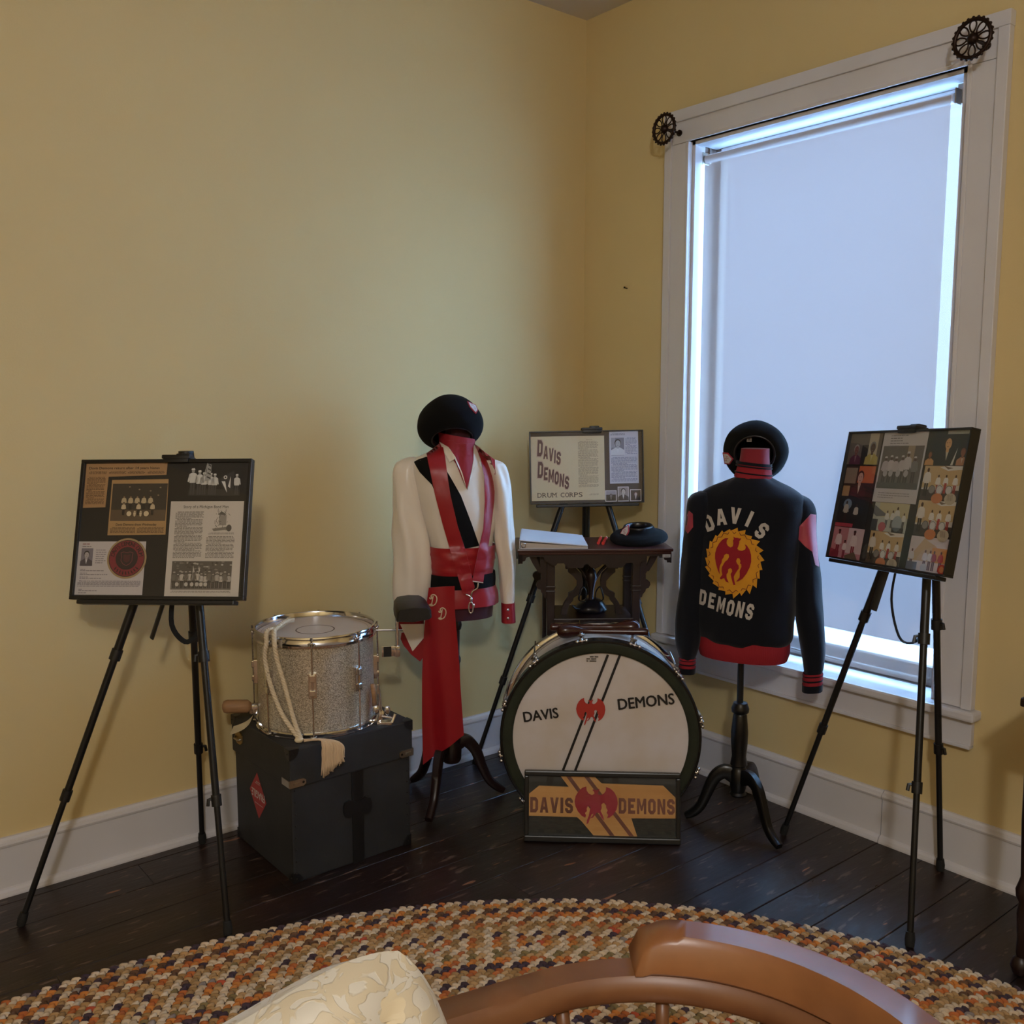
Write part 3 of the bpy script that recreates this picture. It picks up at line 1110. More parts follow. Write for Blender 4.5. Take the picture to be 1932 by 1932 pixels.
def display_board(name, lab, BM, w, h, matm, rim=.010, thick=.022):
    b = thing(name, lab, 'display board', M=BM, group='framed display boards on easels')
    m_ = MB()
    for (x0, z0, x1, z1) in ((0, 0, w, rim), (0, h - rim, w, h), (0, rim, rim, h - rim), (w - rim, rim, w, h - rim)):
        m_.box(((x0 + x1) / 2, thick / 2 - .003, (z0 + z1) / 2), (x1 - x0, thick + .004, z1 - z0), bev=.0012)
    m_.build('frame', 'frame_black', b)
    MB().box((w / 2, .006 + .006, h / 2), (w - 2 * rim + .002, .012, h - 2 * rim + .002)).build('backing_mat', matm, b)
    MB().box((w / 2, .001, h / 2), (w - 2 * rim + .001, .0012, h - 2 * rim + .001)).build('glazing', 'glass', b)
    return b


YP = 0.0052     # depth of the paper layer behind the glazing
# --- left board -----------------------------------------------------------
BL = board_matrix((-2.246, -.237, .932), -43.803, 16.705, .684)
easel('black tripod easel holding the newspaper clipping board beside the trunk', [(-2.423, -.237), (-1.982, -.657), (-1.825, -.064)], (-1.918, -.310, 1.335), BL, .514, .411,
      paddle=[(-1.985, -.352, 1.0), (-2.045, -.315, .80)], strap=[(-2.005, -.40, .95), (-2.01, -.39, .85), (-1.975, -.395, .795), (-1.945, -.41, .815), (-1.935, -.42, .86)], clamps=(.435, .735), clipx=.56)
b = display_board('display_board', 'black framed board with brown newspaper clippings and a round red seal', BL, .514, .411, 'mat_black')
p = Print(YP)
p.poly([(.012, .268), (.080, .270), (.082, .361), (.257, .366), (.258, .403), (.011, .400)], 'a6815a')
p.text('Davis Demons return after 14 years hiatus', .021, .3835, .0075, '1c1510', .214, bold=.02)
p.para(.021, .367, .075, .379, .0032, '5a432e')
for x in (.083, .14, .20):
    p.para(x, .3685, x + .052, .379, .0032, '5a432e')
p.para(.018, .276, .074, .362, .0036, '5a432e')
p.build('newspaper_clipping', b)
p = Print(YP - .0008)
p.poly([(.094, .187), (.268, .189), (.265, .353), (.094, .351)], 'a8865a')
p.rect(.098, .229, .264, .340, '35302a', 1)
p.rect(.098, .229, .264, .262, '5c4c3a', 2)
for k in range(5):
    x = .136 + k * .020
    p.person(x, .262, .042, 'b9a888', '1c1815', '8a7052', '2a2622', 4)
for k, x in enumerate((.137, .182, .224)):
    p.person(x, .246, .038, 'c4b394', '1c1815', '8a7052', '2a2622', 8)
for x, rx in ((.155, .0075), (.207, .0080), (.172, .004), (.19, .004)):
    p.ell(x, .250, rx, .0085, 'c9b898', 13)
    p.ring(x, .250, rx, rx * 1.15, '3a3026', 14, 16)
for x, z in ((.243, .328), (.238, .305), (.18, .322), (.15, .33), (.214, .318)):
    p.ell(x, z, .003, .002, '8a7a60', 3, 8)
p.text('Davis Demons drum Wednesday', .117, .2155, .0068, '1c1510', .122, bold=.02)
p.para(.101, .191, .176, .212, .0036, '5a432e')
p.para(.182, .191, .262, .212, .0036, '5a432e')
p.build('newspaper_photo_clipping', b)
p = Print(YP)
p.rect(.327, .303, .480, .405, '0e0e0f')
p.rect(.327, .303, .480, .322, '2c2a2a', 1)
for x, h in ((.338, .078), (.358, .072), (.372, .066), (.392, .064), (.404, .062), (.470, .060)):
    p.person(x, .306, h, 'c9c9c6', '3c3c3c', '9a9a98', 'd0d0ce', 3)
p.line([(.366, .34), (.380, .40)], .002, 'a0a09c', 8)
p.poly([(.380, .398), (.392, .395), (.392, .350), (.374, .345)], '9a9a98', 9)
for k in range(4):
    p.line([(.383 - k * .001, .395 - k * .012), (.391, .390 - k * .012)], .0035, '2a2a2a', 10)
p.poly([(.415, .352), (.462, .378), (.462, .318), (.440, .310)], '2e2e30', 9)
p.poly([(.425, .345), (.443, .312), (.436, .345)], 'd0d0ce', 10)
p.poly([(.452, .360), (.452, .325), (.445, .330)], 'd0d0ce', 10)
p.ring(.436, .357, .003, .0055, 'd0d0ce', 10, 14)
p.build('parade_photo', b)
p = Print(YP)
p.rect(.277, .009, .495, .287, 'c3bcb4')
p.text('Story of a Michigan Band Man', .316, .2665, .0085, '4a4642', .134, lv=1, bold=.01)
p.para(.294, .118, .378, .258, .0038, '6e6862')
p.para(.390, .118, .474, .186, .0038, '6e6862')
p.para(.394, .188, .474, .196, .0032, '807a74')
for k in range(26):
    x, z = random.uniform(.412, .452), random.uniform(.208, .256)
    p.line([(x, z), (x + random.uniform(-.006, .006), z + random.uniform(-.012, .012))], .0012, '4c4844', 2)
p.poly([(.420, .247), (.430, .257), (.445, .249), (.440, .246)], '5a5650', 3)
p.rect(.424, .216, .446, .246, '8d8780', 1)
p.poly([(.405, .206), (.462, .214), (.458, .204), (.41, .199)], '77716a', 1)
p.ell(.455, .208, .008, .010, '4c4844', 3)
p.rect(.294, .030, .471, .112, '57524d', 1)
for k in range(60):
    x, z = random.uniform(.296, .469), random.uniform(.076, .110)
    p.ell(x, z, random.uniform(.002, .006), random.uniform(.001, .003), random.choice(['3d3935', '7c766f', '48443f', 'a8a29a']), 2, 8)
p.rect(.294, .030, .471, .050, '6b6560', 2)
for k in range(15):
    p.person(.303 + k * .0115, .034, random.uniform(.040, .050), random.choice(['b8b2aa', 'a59f98', '6a645e']), '3a3632', '5a544e', 'aaa49c', 4)
for x in (.313, .340, .357, .372, .384, .397):
    p.ell(x, .045, .0055, .006, 'b8b2aa', 9, 12)
for x in (.358, .375):
    p.line([(x, .06), (x, .098)], .0012, 'b0aaa2', 9)
    p.poly([(x, .098), (x + .004, .085), (x, .075)], 'c0bab2', 9)
p.para(.294, .020, .471, .028, .0032, '807a74', para=9)
p.build('story_page', b)
p = Print(YP)
p.rect(.010, .014, .212, .169, 'beb9bb')
p.para(.016, .160, .048, .1645, .004, '7c3a34', para=99)
p.para(.016, .150, .050, .157, .0036, '55505a', para=2)
p.rect(.020, .097, .055, .149, '76727e', 1)
p.bust(.037, .098, .045, '4a4650', 'a9a2a4', '2a2628', 'c8c4c8', 3)
for k in range(7):
    p.para(.059, .104 + k * .0062, .059 + random.uniform(.02, .042), .109 + k * .0062, .0034, '6a6570', para=9)
for z, w in ((.090, .02), (.086, .08), (.079, .03), (.075, .09), (.068, .03), (.064, .07), (.057, .01)):
    p.para(.016, z - .0035, .016 + w, z, .0034, '6a6570', para=9)
p.para(.016, .036, .204, .056, .0036, '77727c', para=6)
for z, w in ((.032, .015), (.028, .06), (.022, .03)):
    p.para(.016, z - .0035, .016 + w, z, .0034, '6a6570', para=9)
p.build('biography_page', b)
p = Print(YP - .0010)
cxs, czs = .158, .1195
p.ell(cxs, czs, .0590, .0590, '9c8560', 0, 48)
p.ell(cxs, czs, .0520, .0520, '7a2430', 1, 48)
p.ell(cxs, czs, .0330, .0330, '2a1c20', 2, 40)
p.ring(cxs, czs, .0515, .0535, '2a1c20', 2, 48)
s_ = 'DAVIS DEMONS DRUM'
for i, ch in enumerate(s_):
    a = math.radians(165 - i * 150 / (len(s_) - 1))
    if ch != ' ':
        vs, fs, tw = text2d(ch, .02)
        hh = .0115
        p.text(ch, cxs + .0375 * math.cos(a) - hh * tw * .45 * math.sin(a), czs + .0375 * math.sin(a) + hh * tw * .45 * math.cos(a), hh, '2a161a', lv=3, bold=.02, rot=a - PI / 2)
for i in range(9):          # lower legend, too worn to read
    a = math.radians(222 + i * 12)
    p.line([(cxs + .0385 * math.cos(a), czs + .0385 * math.sin(a)), (cxs + .0475 * math.cos(a + .03), czs + .0475 * math.sin(a + .03))], .0032, '2a161a', 3)
shd = [(-.018, .016), (-.009, .019), (0, .016), (.009, .019), (.018, .016), (.016, .002), (.017, -.006), (.010, -.016), (0, -.021), (-.010, -.016), (-.017, -.006), (-.016, .002)]
p.line([(cxs + x, czs + z) for x, z in shd + shd[:1]], .0016, '7a3a40', 3)
p.poly([(cxs + x * .6, czs + z * .6) for x, z in shd], '4a2026', 3)
p.build('round_seal', b)

# --- right board ----------------------------------------------------------
BR = board_matrix((-.207, -1.383, .989), -113.156, 12.077, 3.245)
easel('black tripod easel in front of the window holding the colour photo collage', [(-.233, -1.274), (-.546, -1.902), (-.062, -1.745)], (-.192, -1.715, 1.400), BR, .54, .418,
      paddle=[(-.26, -1.64, 1.05), (-.285, -1.60, .86)], strap=[(-.26, -1.66, 1.02), (-.27, -1.65, .90), (-.27, -1.68, .79), (-.255, -1.715, .775), (-.22, -1.73, .80)], clamps=(.42, .71), clipx=.52)
b = display_board('display_board', 'black framed collage of colour band snapshots standing against the window', BR, .54, .418, 'mat_black', rim=.006, thick=.028)


def snap(x0, z0, x1, z1, kind, parent, seed):
    p = Print(YP)
    rr = random.Random(seed)
    W, H = x1 - x0, z1 - z0
    if kind == 'two':
        p.rect(x0, z0, x1, z1, '5b5148')
        p.rect(x0 + W * .62, z0, x1 - W * .1, z1, 'a4957c', 1)
        p.rect(x0 + W * .42, z0, x0 + W * .62, z0 + H * .62, '17131a', 1)
        p.bust(x0 + W * .26, z0, H * .66, '4a1636', '6a3a34', '8a8078', '7a5a60', 3)
        p.bust(x0 + W * .78, z0, H * .74, 'a0904a', '3e2a22', '6d6a66', 'b4a878', 8)
    elif kind == 'portrait':
        p.rect(x0, z0, x1, z1, '2a1010')
        p.rect(x0, z0 + H * .42, x0 + W * .4, z1 - H * .06, '7c6a5c', 1)
        p.rect(x0 + W * .45, z0 + H * .45, x1, z1, 'b0582a', 1)
        p.rect(x0, z0, x0 + W * .24, z0 + H * .34, '9a7a50', 1)
        p.bust(x0 + W * .55, z0, H * .88, '3a1414', 'b08a7c', '381416', 'b9a898', 3)
    elif kind == 'dark':
        p.rect(x0, z0, x1, z1, '14141a')
        p.ell(x0 + W * .3, z0 + H * .75, W * .14, H * .18, '6b7a8a', 1)
        p.person(x0 + W * .28, z0 + H * .12, H * .75, 'a59a90', '2a1414', '3a2420', None, 2)
        p.person(x0 + W * .62, z0 + H * .12, H * .66, 'b5aaa0', '1a1416', '3a2420', None, 2)
        p.rect(x0, z0, x0 + W * .6, z0 + H * .12, '9a3040', 3)
    elif kind == 'pink':
        p.rect(x0, z0, x1, z1, 'a8707a')
        p.rect(x0 + W * .5, z0 + H * .2, x1, z1, 'b8a2a8', 1)
        for xx, h in ((.22, .95), (.45, .6), (.72, .95)):
            p.person(x0 + W * xx, z0 + H * .02, H * h * .95, 'c9b8bc', '7a1c34', '4a1a24', '2a1018', 3)
        p.poly([(x0, z0), (x0 + W * .3, z0), (x0 + W * .3, z0 + H * .22), (x0, z0 + H * .3)], '7a2438', 7)
        p.poly([(x0 + W * .55, z0), (x0 + W * .95, z0), (x0 + W * .8, z0 + H * .26), (x0 + W * .5, z0 + H * .1)], '5a4a3c', 7)
    elif kind == 'stage':
        p.rect(x0, z0, x1, z1, '0f1210')
        p.rect(x0 + W * .45, z1 - H * .12, x1, z1, '8a8478', 1)
        p.bust(x0 + W * .52, z0 + H * .05, H * .8, '10100f', 'b88a58', '241810', 'a89a80', 3)
        p.poly([(x0 + W * .66, z0), (x0 + W * .78, z0 + H * .5), (x0 + W * .72, z0)], 'b5aa98', 8)
        p.bust(x0 + W * .1, z0, H * .42, 'b0804a', '7a4a2c', '3a2014', 'b0804a', 3)
        p.bust(x0 + W * .92, z0, H * .5, 'a07050', '7a4a30', '6a3a24', 'b5a088', 3)
    elif kind == 'kit':
        p.rect(x0, z0, x1, z1, 'b4aa9c')
        p.poly([(x0, z1), (x0, z0 + H * .35), (x1, z0 + H * .45), (x1, z1)], 'b09468', 1)
        p.poly([(x0 + W * .6, z1), (x0 + W * .4, z1 - H * .04), (x0 + W * .62, z1 - H * .14), (x1, z1 - H * .10), (x1, z1)], 'c2bcb0', 2)
        p.poly([(x0 + W * .5, z1), (x0 + W * .62, z1 - H * .10), (x0 + W * .75, z1 - H * .06)], '6a5c50', 3)
        p.rect(x0, z0, x1, z0 + H * .3, '3a332e', 2)
        p.person(x0 + W * .12, z0 + H * .1, H * .85, 'c5beb4', '1e1c1c', '3a261c', None, 4)
        for xx in (.42, .62, .86):
            p.person(x0 + W * xx, z0 + H * .2, H * .55, 'c8c2b8', '8a2a28', '3a261c', None, 4)
        for xx, rz, c in ((.5, .16, 'b8b4b0'), (.3, .12, '7a7670'), (.74, .13, 'b0aca8')):
            p.ell(x0 + W * xx, z0 + H * .3, W * .09, H * rz, c, 9)
            p.ring(x0 + W * xx, z0 + H * .3, W * .075, W * .085, '3a3634', 10, 18)
        p.rect(x0 + W * .6, z0 + H * .2, x0 + W * .66, z0 + H * .5, '9a3030', 8)
        p.ell(x0 + W * .48, z0 + H * .05, W * .15, H * .15, 'b06a3c', 12)
        p.ell(x0 + W * .82, z0 + H * .05, W * .15, H * .17, 'a89a84', 12)
        for k in range(5):
            p.line([(x0 + W * (.76 + k * .03), z0), (x0 + W * (.74 + k * .03), z0 + H * .18)], W * .008, '6c5c4c', 14)
    elif kind == 'tuba':
        p.rect(x0, z0, x1, z1, 'a0a094')
        p.rect(x0 + W * .15, z0 + H * .5, x1, z1, 'aca07c', 1)
        p.poly([(x0, z0 + H * .9), (x0 + W * .45, z0 + H * .55), (x0 + W * .1, z0 + H * .5), (x0, z0 + H * .6)], '5a5c60', 2)
        for xx, h in ((.42, .6), (.58, .62), (.70, .75), (.9, .55)):
            p.person(x0 + W * xx, z0 + H * .14, H * h, 'c0beb4', '4c5054', '3a2a20', None, 3)
        p.ell(x0 + W * .74, z0 + H * .3, W * .14, H * .28, '8e989c', 8)
        p.ell(x0 + W * .33, z0 + H * .15, W * .11, H * .17, 'a04a50', 8)
        p.rect(x0, z0, x0 + W * .18, z0 + H * .4, '3a3e40', 8)
        p.rect(x0 + W * .62, z0, x0 + W * .95, z0 + H * .16, '3c4044', 8)
    elif kind == 'tent':
        p.rect(x0, z0, x1, z1, 'b6adb0')
        p.poly([(x0, z0 + H * .3), (x0 + W * .35, z1 - H * .05), (x0 + W * .7, z0 + H * .75), (x0 + W * .7, z0 + H * .3)], 'ab9478', 1)
        p.rect(x0 + W * .6, z0 + H * .3, x1, z0 + H * .72, 'b5803c', 2)
        for xx, c in ((.1, 'b8b4b8'), (.45, 'c0bcc0'), (.58, 'c4c0c0'), (.68, '8a2030'), (.85, '9a2028')):
            p.person(x0 + W * xx, z0 + H * .06, H * .58, c, '4a3040', '4a241c', None, 4)
        p.ell(x0 + W * .93, z0 + H * .14, W * .10, H * .15, '9a2a1c', 9)
        p.ell(x0 + W * .93, z0 + H * .14, W * .06, H * .09, 'b0703c', 10)
        p.ell(x0 + W * .47, z0 + H * .12, W * .09, H * .12, 'a0a4b0', 9)
        p.rect(x0, z0, x0 + W * .28, z0 + H * .25, '4e546a', 8)
    return p.build('snapshot', parent)


for (x0, z0, x1, z1, kd) in ((.006, .311, .162, .414, 'two'), (.012, .207, .158, .306, 'portrait'), (.006, .107, .157, .205, 'dark'), (.006, .004, .160, .105, 'pink'),
                             (.186, .106, .342, .194, 'tuba'), (.190, .006, .341, .105, 'kit'), (.372, .312, .527, .414, 'stage'), (.375, .211, .527, .310, 'kit'), (.376, .107, .526, .209, 'kit'), (.373, .004, .528, .104, 'tent')):
    snap(x0, z0, x1, z1, kd, b, int(x0 * 1000 + z0 * 777))
p = Print(YP - .0006)
p.rect(.169, .195, .365, .415, 'b0a9a8')
for z, w in ((.400, .088), (.392, .06), (.384, .064), (.376, .09), (.368, .05)):
    p.para(.196, z, .196 + w, z + .0055, .0052, '6a6468', para=99)
p.rect(.177, .238, .358, .370, '5a544e', 1)
p.rect(.29, .32, .32, .370, '8d7c66', 2)
for x, h, s in ((.20, .085, 'a69a98'), (.225, .088, 'b0a4a2'), (.247, .084, 'a89c9a'), (.275, .088, 'aca09e'), (.298, .100, 'b0a6a4'), (.33, .085, '6d6a68')):
    p.person(x, .252, h, s, '3a3836', '4a3a34', 'b0a8a4', 3)
for x in (.207, .232, .265, .30):
    p.ell(x, .285, .010, .011, '9a9492', 8)
p.rect(.177, .238, .358, .256, '4a4844', 7)
for z, w in ((.222, .15), (.215, .148), (.208, .08)):
    p.para(.184, z, .184 + w, z + .005, .0045, '7a7476', para=99)
p.build('captioned_photo_page', b)

# --- rear board -----------------------------------------------------------
BK = board_matrix((-.474, -.194, 1.080), -38.078, 5.928, .974)
easel('black tripod easel in the room corner behind the carved table', [(-.680, -.088), (-.075, -.715), (-.135, -.150)], (-.238, -.272, 1.365), BK, .464, .296,
      paddle=[(-.245, -.290, 1.30), (-.262, -.310, .70)], clamps=(.50, .75), clipx=.55)
b = display_board('display_board', 'black framed drum corps poster with big slanted title on the corner easel', BK, .464, .296, 'mat_grey', rim=.005, thick=.020)
p = Print(YP)
p.rect(.006, .014, .305, .275, 'c2b394')
for word, x0, zs, n0, ln in (('DAVIS', .033, (.228, .214, .205, .197, .190), 5, .100), ('DEMONS', .033, (.140, .128, .119, .110, .100, .090), 6, .144)):
    x = x0
    for i, ch in enumerate(word):
        h = .066 if i == 0 else .052
        w = LET[ch][2] * h * .46
        for g, c, lv in ((1.14, 'b59c88', 1), (1.0, '4c2830', 2)):
            o_, hs_ = letter(ch, x + w / 2, zs[i] - (.004 if i else 0), h * g, -.06, .46 * g)
            p.poly(o_, c, lv, hs_)
        x += w + .0035
# serif capitals
for s, x0, x1 in (('DRUM', .030, .110), ('CORPS', .124, .216)):
    wd = (x1 - x0) / len(s)
    for i, ch in enumerate(s):
        xx = x0 + i * wd
        vs, fs, tw = text2d(ch, .0)
        p.text(ch, xx, .0275, .0185, '3a2c2c', wd * .84, lv=2, bold=0.015)
        if ch in 'DRUMP':
            for sx in ((0, .84) if ch in 'UM' else (0,)):
                for sz in ((.0275, .0445) if ch != 'U' else (.0445,)):
                    if ch == 'M' or ch != 'M':
                        p.rect(xx + wd * sx - .0022, sz, xx + wd * sx + .0042, sz + .0014, '3a2c2c', 2)
p.para(.198, .066, .280, .256, .0044, '8d806c', para=8)
p.para(.225, .258, .255, .262, .004, '8d806c', para=99)
p.para(.240, .030, .280, .042, .0042, '9a8c76', para=9)
p.build('corps_poster', b)
p = Print(YP)
p.rect(.326, .079, .444, .291, 'b4b8c6')
p.para(.331, .275, .39, .285, .0045, '5c6078', para=99)
p.para(.391, .195, .438, .268, .0046, '7a809a', para=7)
p.rect(.333, .193, .386, .265, '6c7080', 1)
p.rect(.333, .225, .350, .265, '8a90a0', 2)
p.bust(.360, .194, .068, 'c0c4cc', '9aa0ac', '20222c', 'c8ccd4', 3)
p.para(.332, .086, .438, .188, .0048, '747a94', para=6)
p.build('biography_page', b)
for (x0, x1, z1, k) in ((.306, .352, .052, 0), (.357, .402, .066, 1), (.407, .453, .054, 2)):
    p = Print(YP)
    p.rect(x0, .006, x1, z1, 'c2bec0')
    p.rect(x0 + .003, .009, x1 - .003, z1 - .003, ('2a282c', '8a8482', '2c2424')[k], 1)
    if k == 1:
        p.bust((x0 + x1) / 2, .009, .052, '3a3638', 'b4aca8', '2a2628', 'c0bcba', 3)
    elif k == 0:
        p.rect(x0 + .003, z1 - .018, x1 - .003, z1 - .003, '8a8890', 2)
        p.bust((x0 + x1) / 2, .009, .030, '141416', '6a6468', '1c1a1c', '8a8688', 3)
    else:
        p.bust((x0 + x1) / 2, .009, .036, '1a1416', 'b0a4a0', '5a2a24', 'b8b0b0', 3)
    p.build('wallet_photo', b)

# ------------------------------------------------------------------ trunk
tk = thing('storage_trunk', 'black fibre trunk with metal clasps and a red warning sticker under the drum', 'trunk', (-1.490, -.298, 0))
TXW, TYD = .434, .424
MB().box((0, 0, .158), (TXW, TYD, .316), bev=.006).build('body', 'trunk', tk)
m_ = MB()
m_.box((0, 0, .3725), (TXW + .014, TYD + .014, .125), bev=.005)
lid = m_.build('lid', 'trunk', tk)
hx, hy = TXW / 2 + .007, TYD / 2 + .007
for sx in (-1, 1):
    for sy in (-1, 1):
        for z, s, par, q in ((.435, -1, lid, 0), (0.0, 1, tk, .007)):
            m_ = MB()
            R_ = .034
            X, Y = sx * (hx - q + .0012), sy * (hy - q + .0012)
            for ax in (0, 1, 2):
                arc = [(0, 0)] + [(R_ * math.cos(t * PI / 2 / 6), R_ * math.sin(t * PI / 2 / 6)) for t in range(7)]
                pts = []
                for a, b_ in arc:
                    if ax == 0:
                        pts.append((X, Y - sy * a, z + s * b_))
                    elif ax == 1:
                        pts.append((X - sx * a, Y, z + s * b_))
                    else:
                        pts.append((X - sx * a, Y - sy * b_, z - s * .0012))
                m_.add(pts, [tuple(range(len(pts)))])
            m_.sphere((X - sx * .012, Y, z + s * .014), .003, 6, 5)
            m_.sphere((X, Y - sy * .012, z + s * .014), .003, 6, 5)
            m_.build('corner_cap', 'trunk_trim', par)
for x in (-hx, hx):
    s = 1 if x < 0 else -1
    m_ = MB()
    m_.prism([(0, -.012), (.046, -.012), (.055, -.006), (.055, .006), (.046, .012), (0, .012)], -hy - .0035, -hy)
    m_.map(lambda p: (x + s * (p.x - .002), p.y, p.z + .326))
    m_.box((x + s * .020, -hy - .005, .326), (.020, .005, .007))
    m_.box((x - s * .002, -hy + .025, .326), (.003, .05, .022))
    cl_ = m_.build('clasp', 'nickel', lid)
    MB().cyl((x + s * .044, -hy - .0042, .326), (x + s * .044, -hy - .003, .326), .004, 10).build('clasp_hole', 'black_plastic', cl_)
MB().box((.014, -TYD / 2 - .0015, .155), (.042, .004, .31)).build('strap', 'trunk_trim', tk)
m_ = MB()
bow = [(-.052, .010), (-.046, .024), (-.030, .030), (-.012, .022), (.012, .022), (.030, .030), (.046, .024), (.052, .010), (.052, -.010), (.046, -.024), (.030, -.030), (.012, -.016), (-.012, -.016), (-.030, -.030), (-.046, -.024), (-.052, -.010)]
m_.prism([(x, z) for x, z in bow], -.0035, .0035)
m_.map(lambda p: (p.x + .012, p.y - TYD / 2 - .004, p.z + .188 - p.x * .08)).build('strap_keeper', 'trunk_trim', tk)
for (x, y, dx, dy, z0, z1) in ((-TXW / 2, -TYD / 2, .012, 0, .03, .30), (TXW / 2, -TYD / 2, -.012, 0, .03, .30)):
    m_ = MB()
    for k in range(8):
        m_.sphere((x + dx, y - .0005, z0 + (z1 - z0) * k / 7), .0032, 6, 5)
    ro = m_.build('rivet_line', 'trunk_trim', tk)
    ro['kind'] = 'stuff'
# red sticker on the left side, and the brass handle plate
p = Print(0, .0002)
dia = [(0, .0765), (.081, 0), (0, -.0765), (-.081, 0)]
p.poly([(-.062, .006), (0, .080), (.066, -.004), (.004, -.078)], 'a03434', 0)
p.text('FRAGILE', .052, .016, .026, 'c8bfbc', .098, lv=1, bold=.03, rot=PI)
p.para(-.03, -.030, .036, -.024, .005, 'b8a8a4', lv=1, para=99)
p.text('HANDLE', .022, .046, .009, 'c8bfbc', .034, lv=1, bold=.03, rot=PI) if False else p.para(-.018, .040, .022, .052, .006, 'b8a8a4', lv=1, para=99)
st = p.mb
st.map(lambda q: (-TXW / 2 - .0008 + q.y, -q.x + (-.262 + .298), q.z + .205))
st.build('warning_sticker', 'print', tk, recalc=False)
m_ = MB()
m_.prism([(-.028, -.010), (-.012, -.018), (.012, -.018), (.028, -.010), (.028, .010), (.012, .018), (-.012, .018), (-.028, .010)], -.002, .002)
m_.map(lambda q: (-hx - .002 + q.y, q.x + .155, q.z * 1.2 + .372))
m_.build('handle_plate', 'brass', lid)
MB().tube([(-hx - .004, .132, .372), (-hx - .012, .140, .368), (-hx - .012, .170, .368), (-hx - .004, .178, .372)], .003, 8).build('handle_ring', 'nickel', lid, smooth=True)

# ------------------------------------------------------------------ parade snare drum
SC = (-1.508, -.308, .4352)
SR = -26.8
dr = thing('parade_drum', 'silver sparkle parade drum with chrome hoops standing on the trunk', 'drum', SC, SR)
DR, DH = .190, .318
MB().lathe([(DR, .012), (DR, DH - .012)], 64, cap0=False, cap1=False).lathe([(DR - .006, DH - .012), (DR - .006, .012)], 64, cap0=False, cap1=False).build('shell', 'glitter', dr, smooth=True)
MB().lathe([(DR - .001, DH - .010), (.002, DH - .010)], 64, cap0=False).build('batter_head', 'head', dr, smooth=30)
m_ = MB()
for R_ in (.060,):
    m_.lathe([(R_, DH - .0095), (R_ + .0022, DH - .0092), (R_ + .0045, DH - .0095)], 48, cap0=False, cap1=False)
m_.build('dot_ring', mat('drum head ring', '6a5442', .6), dr)
MB().lathe([(DR - .016, DH - .0094), (DR - .0148, DH - .0094)], 64, cap0=False, cap1=False).build('head_seam', mat('drum head seam', '8a7460', .6), dr)
hoop = [(DR + .001, -.006), (DR + .004, -.010), (DR + .010, -.008), (DR + .011, 0), (DR + .007, .004), (DR + .006, .018), (DR + .010, .022), (DR + .009, .026), (DR + .003, .026), (DR + .001, .022)]
th = MB().lathe([(r, DH - .016 + z) for r, z in hoop] + [(hoop[0][0], DH - .016 + hoop[0][1])], 72, cap0=False, cap1=False).build('top_hoop', 'chrome', dr, smooth=45)
bhp = MB().lathe([(r, .016 - z * .62) for r, z in hoop] + [(hoop[0][0], .016 - hoop[0][1] * .62)], 72, cap0=False, cap1=False).build('bottom_hoop', 'chrome', dr, smooth=45)
for k in range(8):
    a = math.radians(-90 - 4 + k * 45)
    u = Vector((math.cos(a), math.sin(a), 0))
    w = Vector((-math.sin(a), math.cos(a), 0))

    def P(r, s, z):
        return u * r + w * s + Vector((0, 0, z))
    m_ = MB()
    m_.tube([P(DR + .014, 0, .010), P(DR + .014, 0, DH + .002)], .0028, 8)
    m_.tube([P(DR + .014, 0, DH + .002), P(DR + .014, 0, DH + .012)], .0042, 6)
    m_.tube([P(DR + .014, 0, .002), P(DR + .014, 0, .010)], .0042, 6)
    m_.build('tension_rod', 'chrome', dr, smooth=40)
    m_ = MB()
    rot = Matrix.Rotation(a - PI / 2 + PI, 3, 'Z')
    m_.box(P(DR + .005, 0, .175), (.026, .014, .080), rot, bev=.002)
    m_.box(P(DR + .013, 0, .200), (.018, .012, .024), rot, bev=.003)
    m_.box(P(DR + .013, 0, .152), (.018, .012, .020), rot, bev=.003)
    m_.build('lug', 'chrome', dr)
    m_ = MB()
    m_.tube([P(DR + .010, -.010, DH - .010), P(DR + .017, -.004, DH - .006), P(DR + .017, .004, DH - .006), P(DR + .010, .010, DH - .010)], .0035, 8)
    m_.build('hoop_claw', 'chrome', th, smooth=True)
    m_ = MB()
    m_.tube([P(DR + .010, -.010, .012), P(DR + .017, -.004, .008), P(DR + .017, .004, .008), P(DR + .010, .010, .012)], .0035, 8)
    m_.build('hoop_claw', 'chrome', bhp, smooth=True)
# knee rest on the right
kr = MB()
kr.tube([(.196, -.02, .300), (.288, -.02, .296)], .0035, 8)
kr.tube([(.270, -.02, .205), (.270, -.02, .345)], .0060, 10)
kr.box((.247, -.02, .225), (.060, .006, .036), bev=.002)
kr.box((.268, -.02, .225), (.020, .020, .036), bev=.003)
kro = kr.build('knee_rest_bracket', 'chrome', dr, smooth=40)
MB().box((.236, -.0245, .225), (.026, .004, .034)).build('bracket_sleeve', 'black_plastic', kro)
m_ = MB()
rings = []
for y, sc, dz in ((-.100, .92, 0), (-.094, 1.0, 0), (.01, 1.0, .004), (.055, .95, .008), (.075, .80, .012)):
    rings.append([(.318 + sc * x, y, .364 + dz + sc * z * .72) for x, z in ((-.056, -.030), (-.054, .012), (-.046, .026), (0, .034), (.046, .030), (.058, .018), (.060, -.016), (.052, -.026), (0, -.036))])
m_.loft(rings)
m_.build('knee_rest_pad', 'black_plastic', dr, smooth=50)
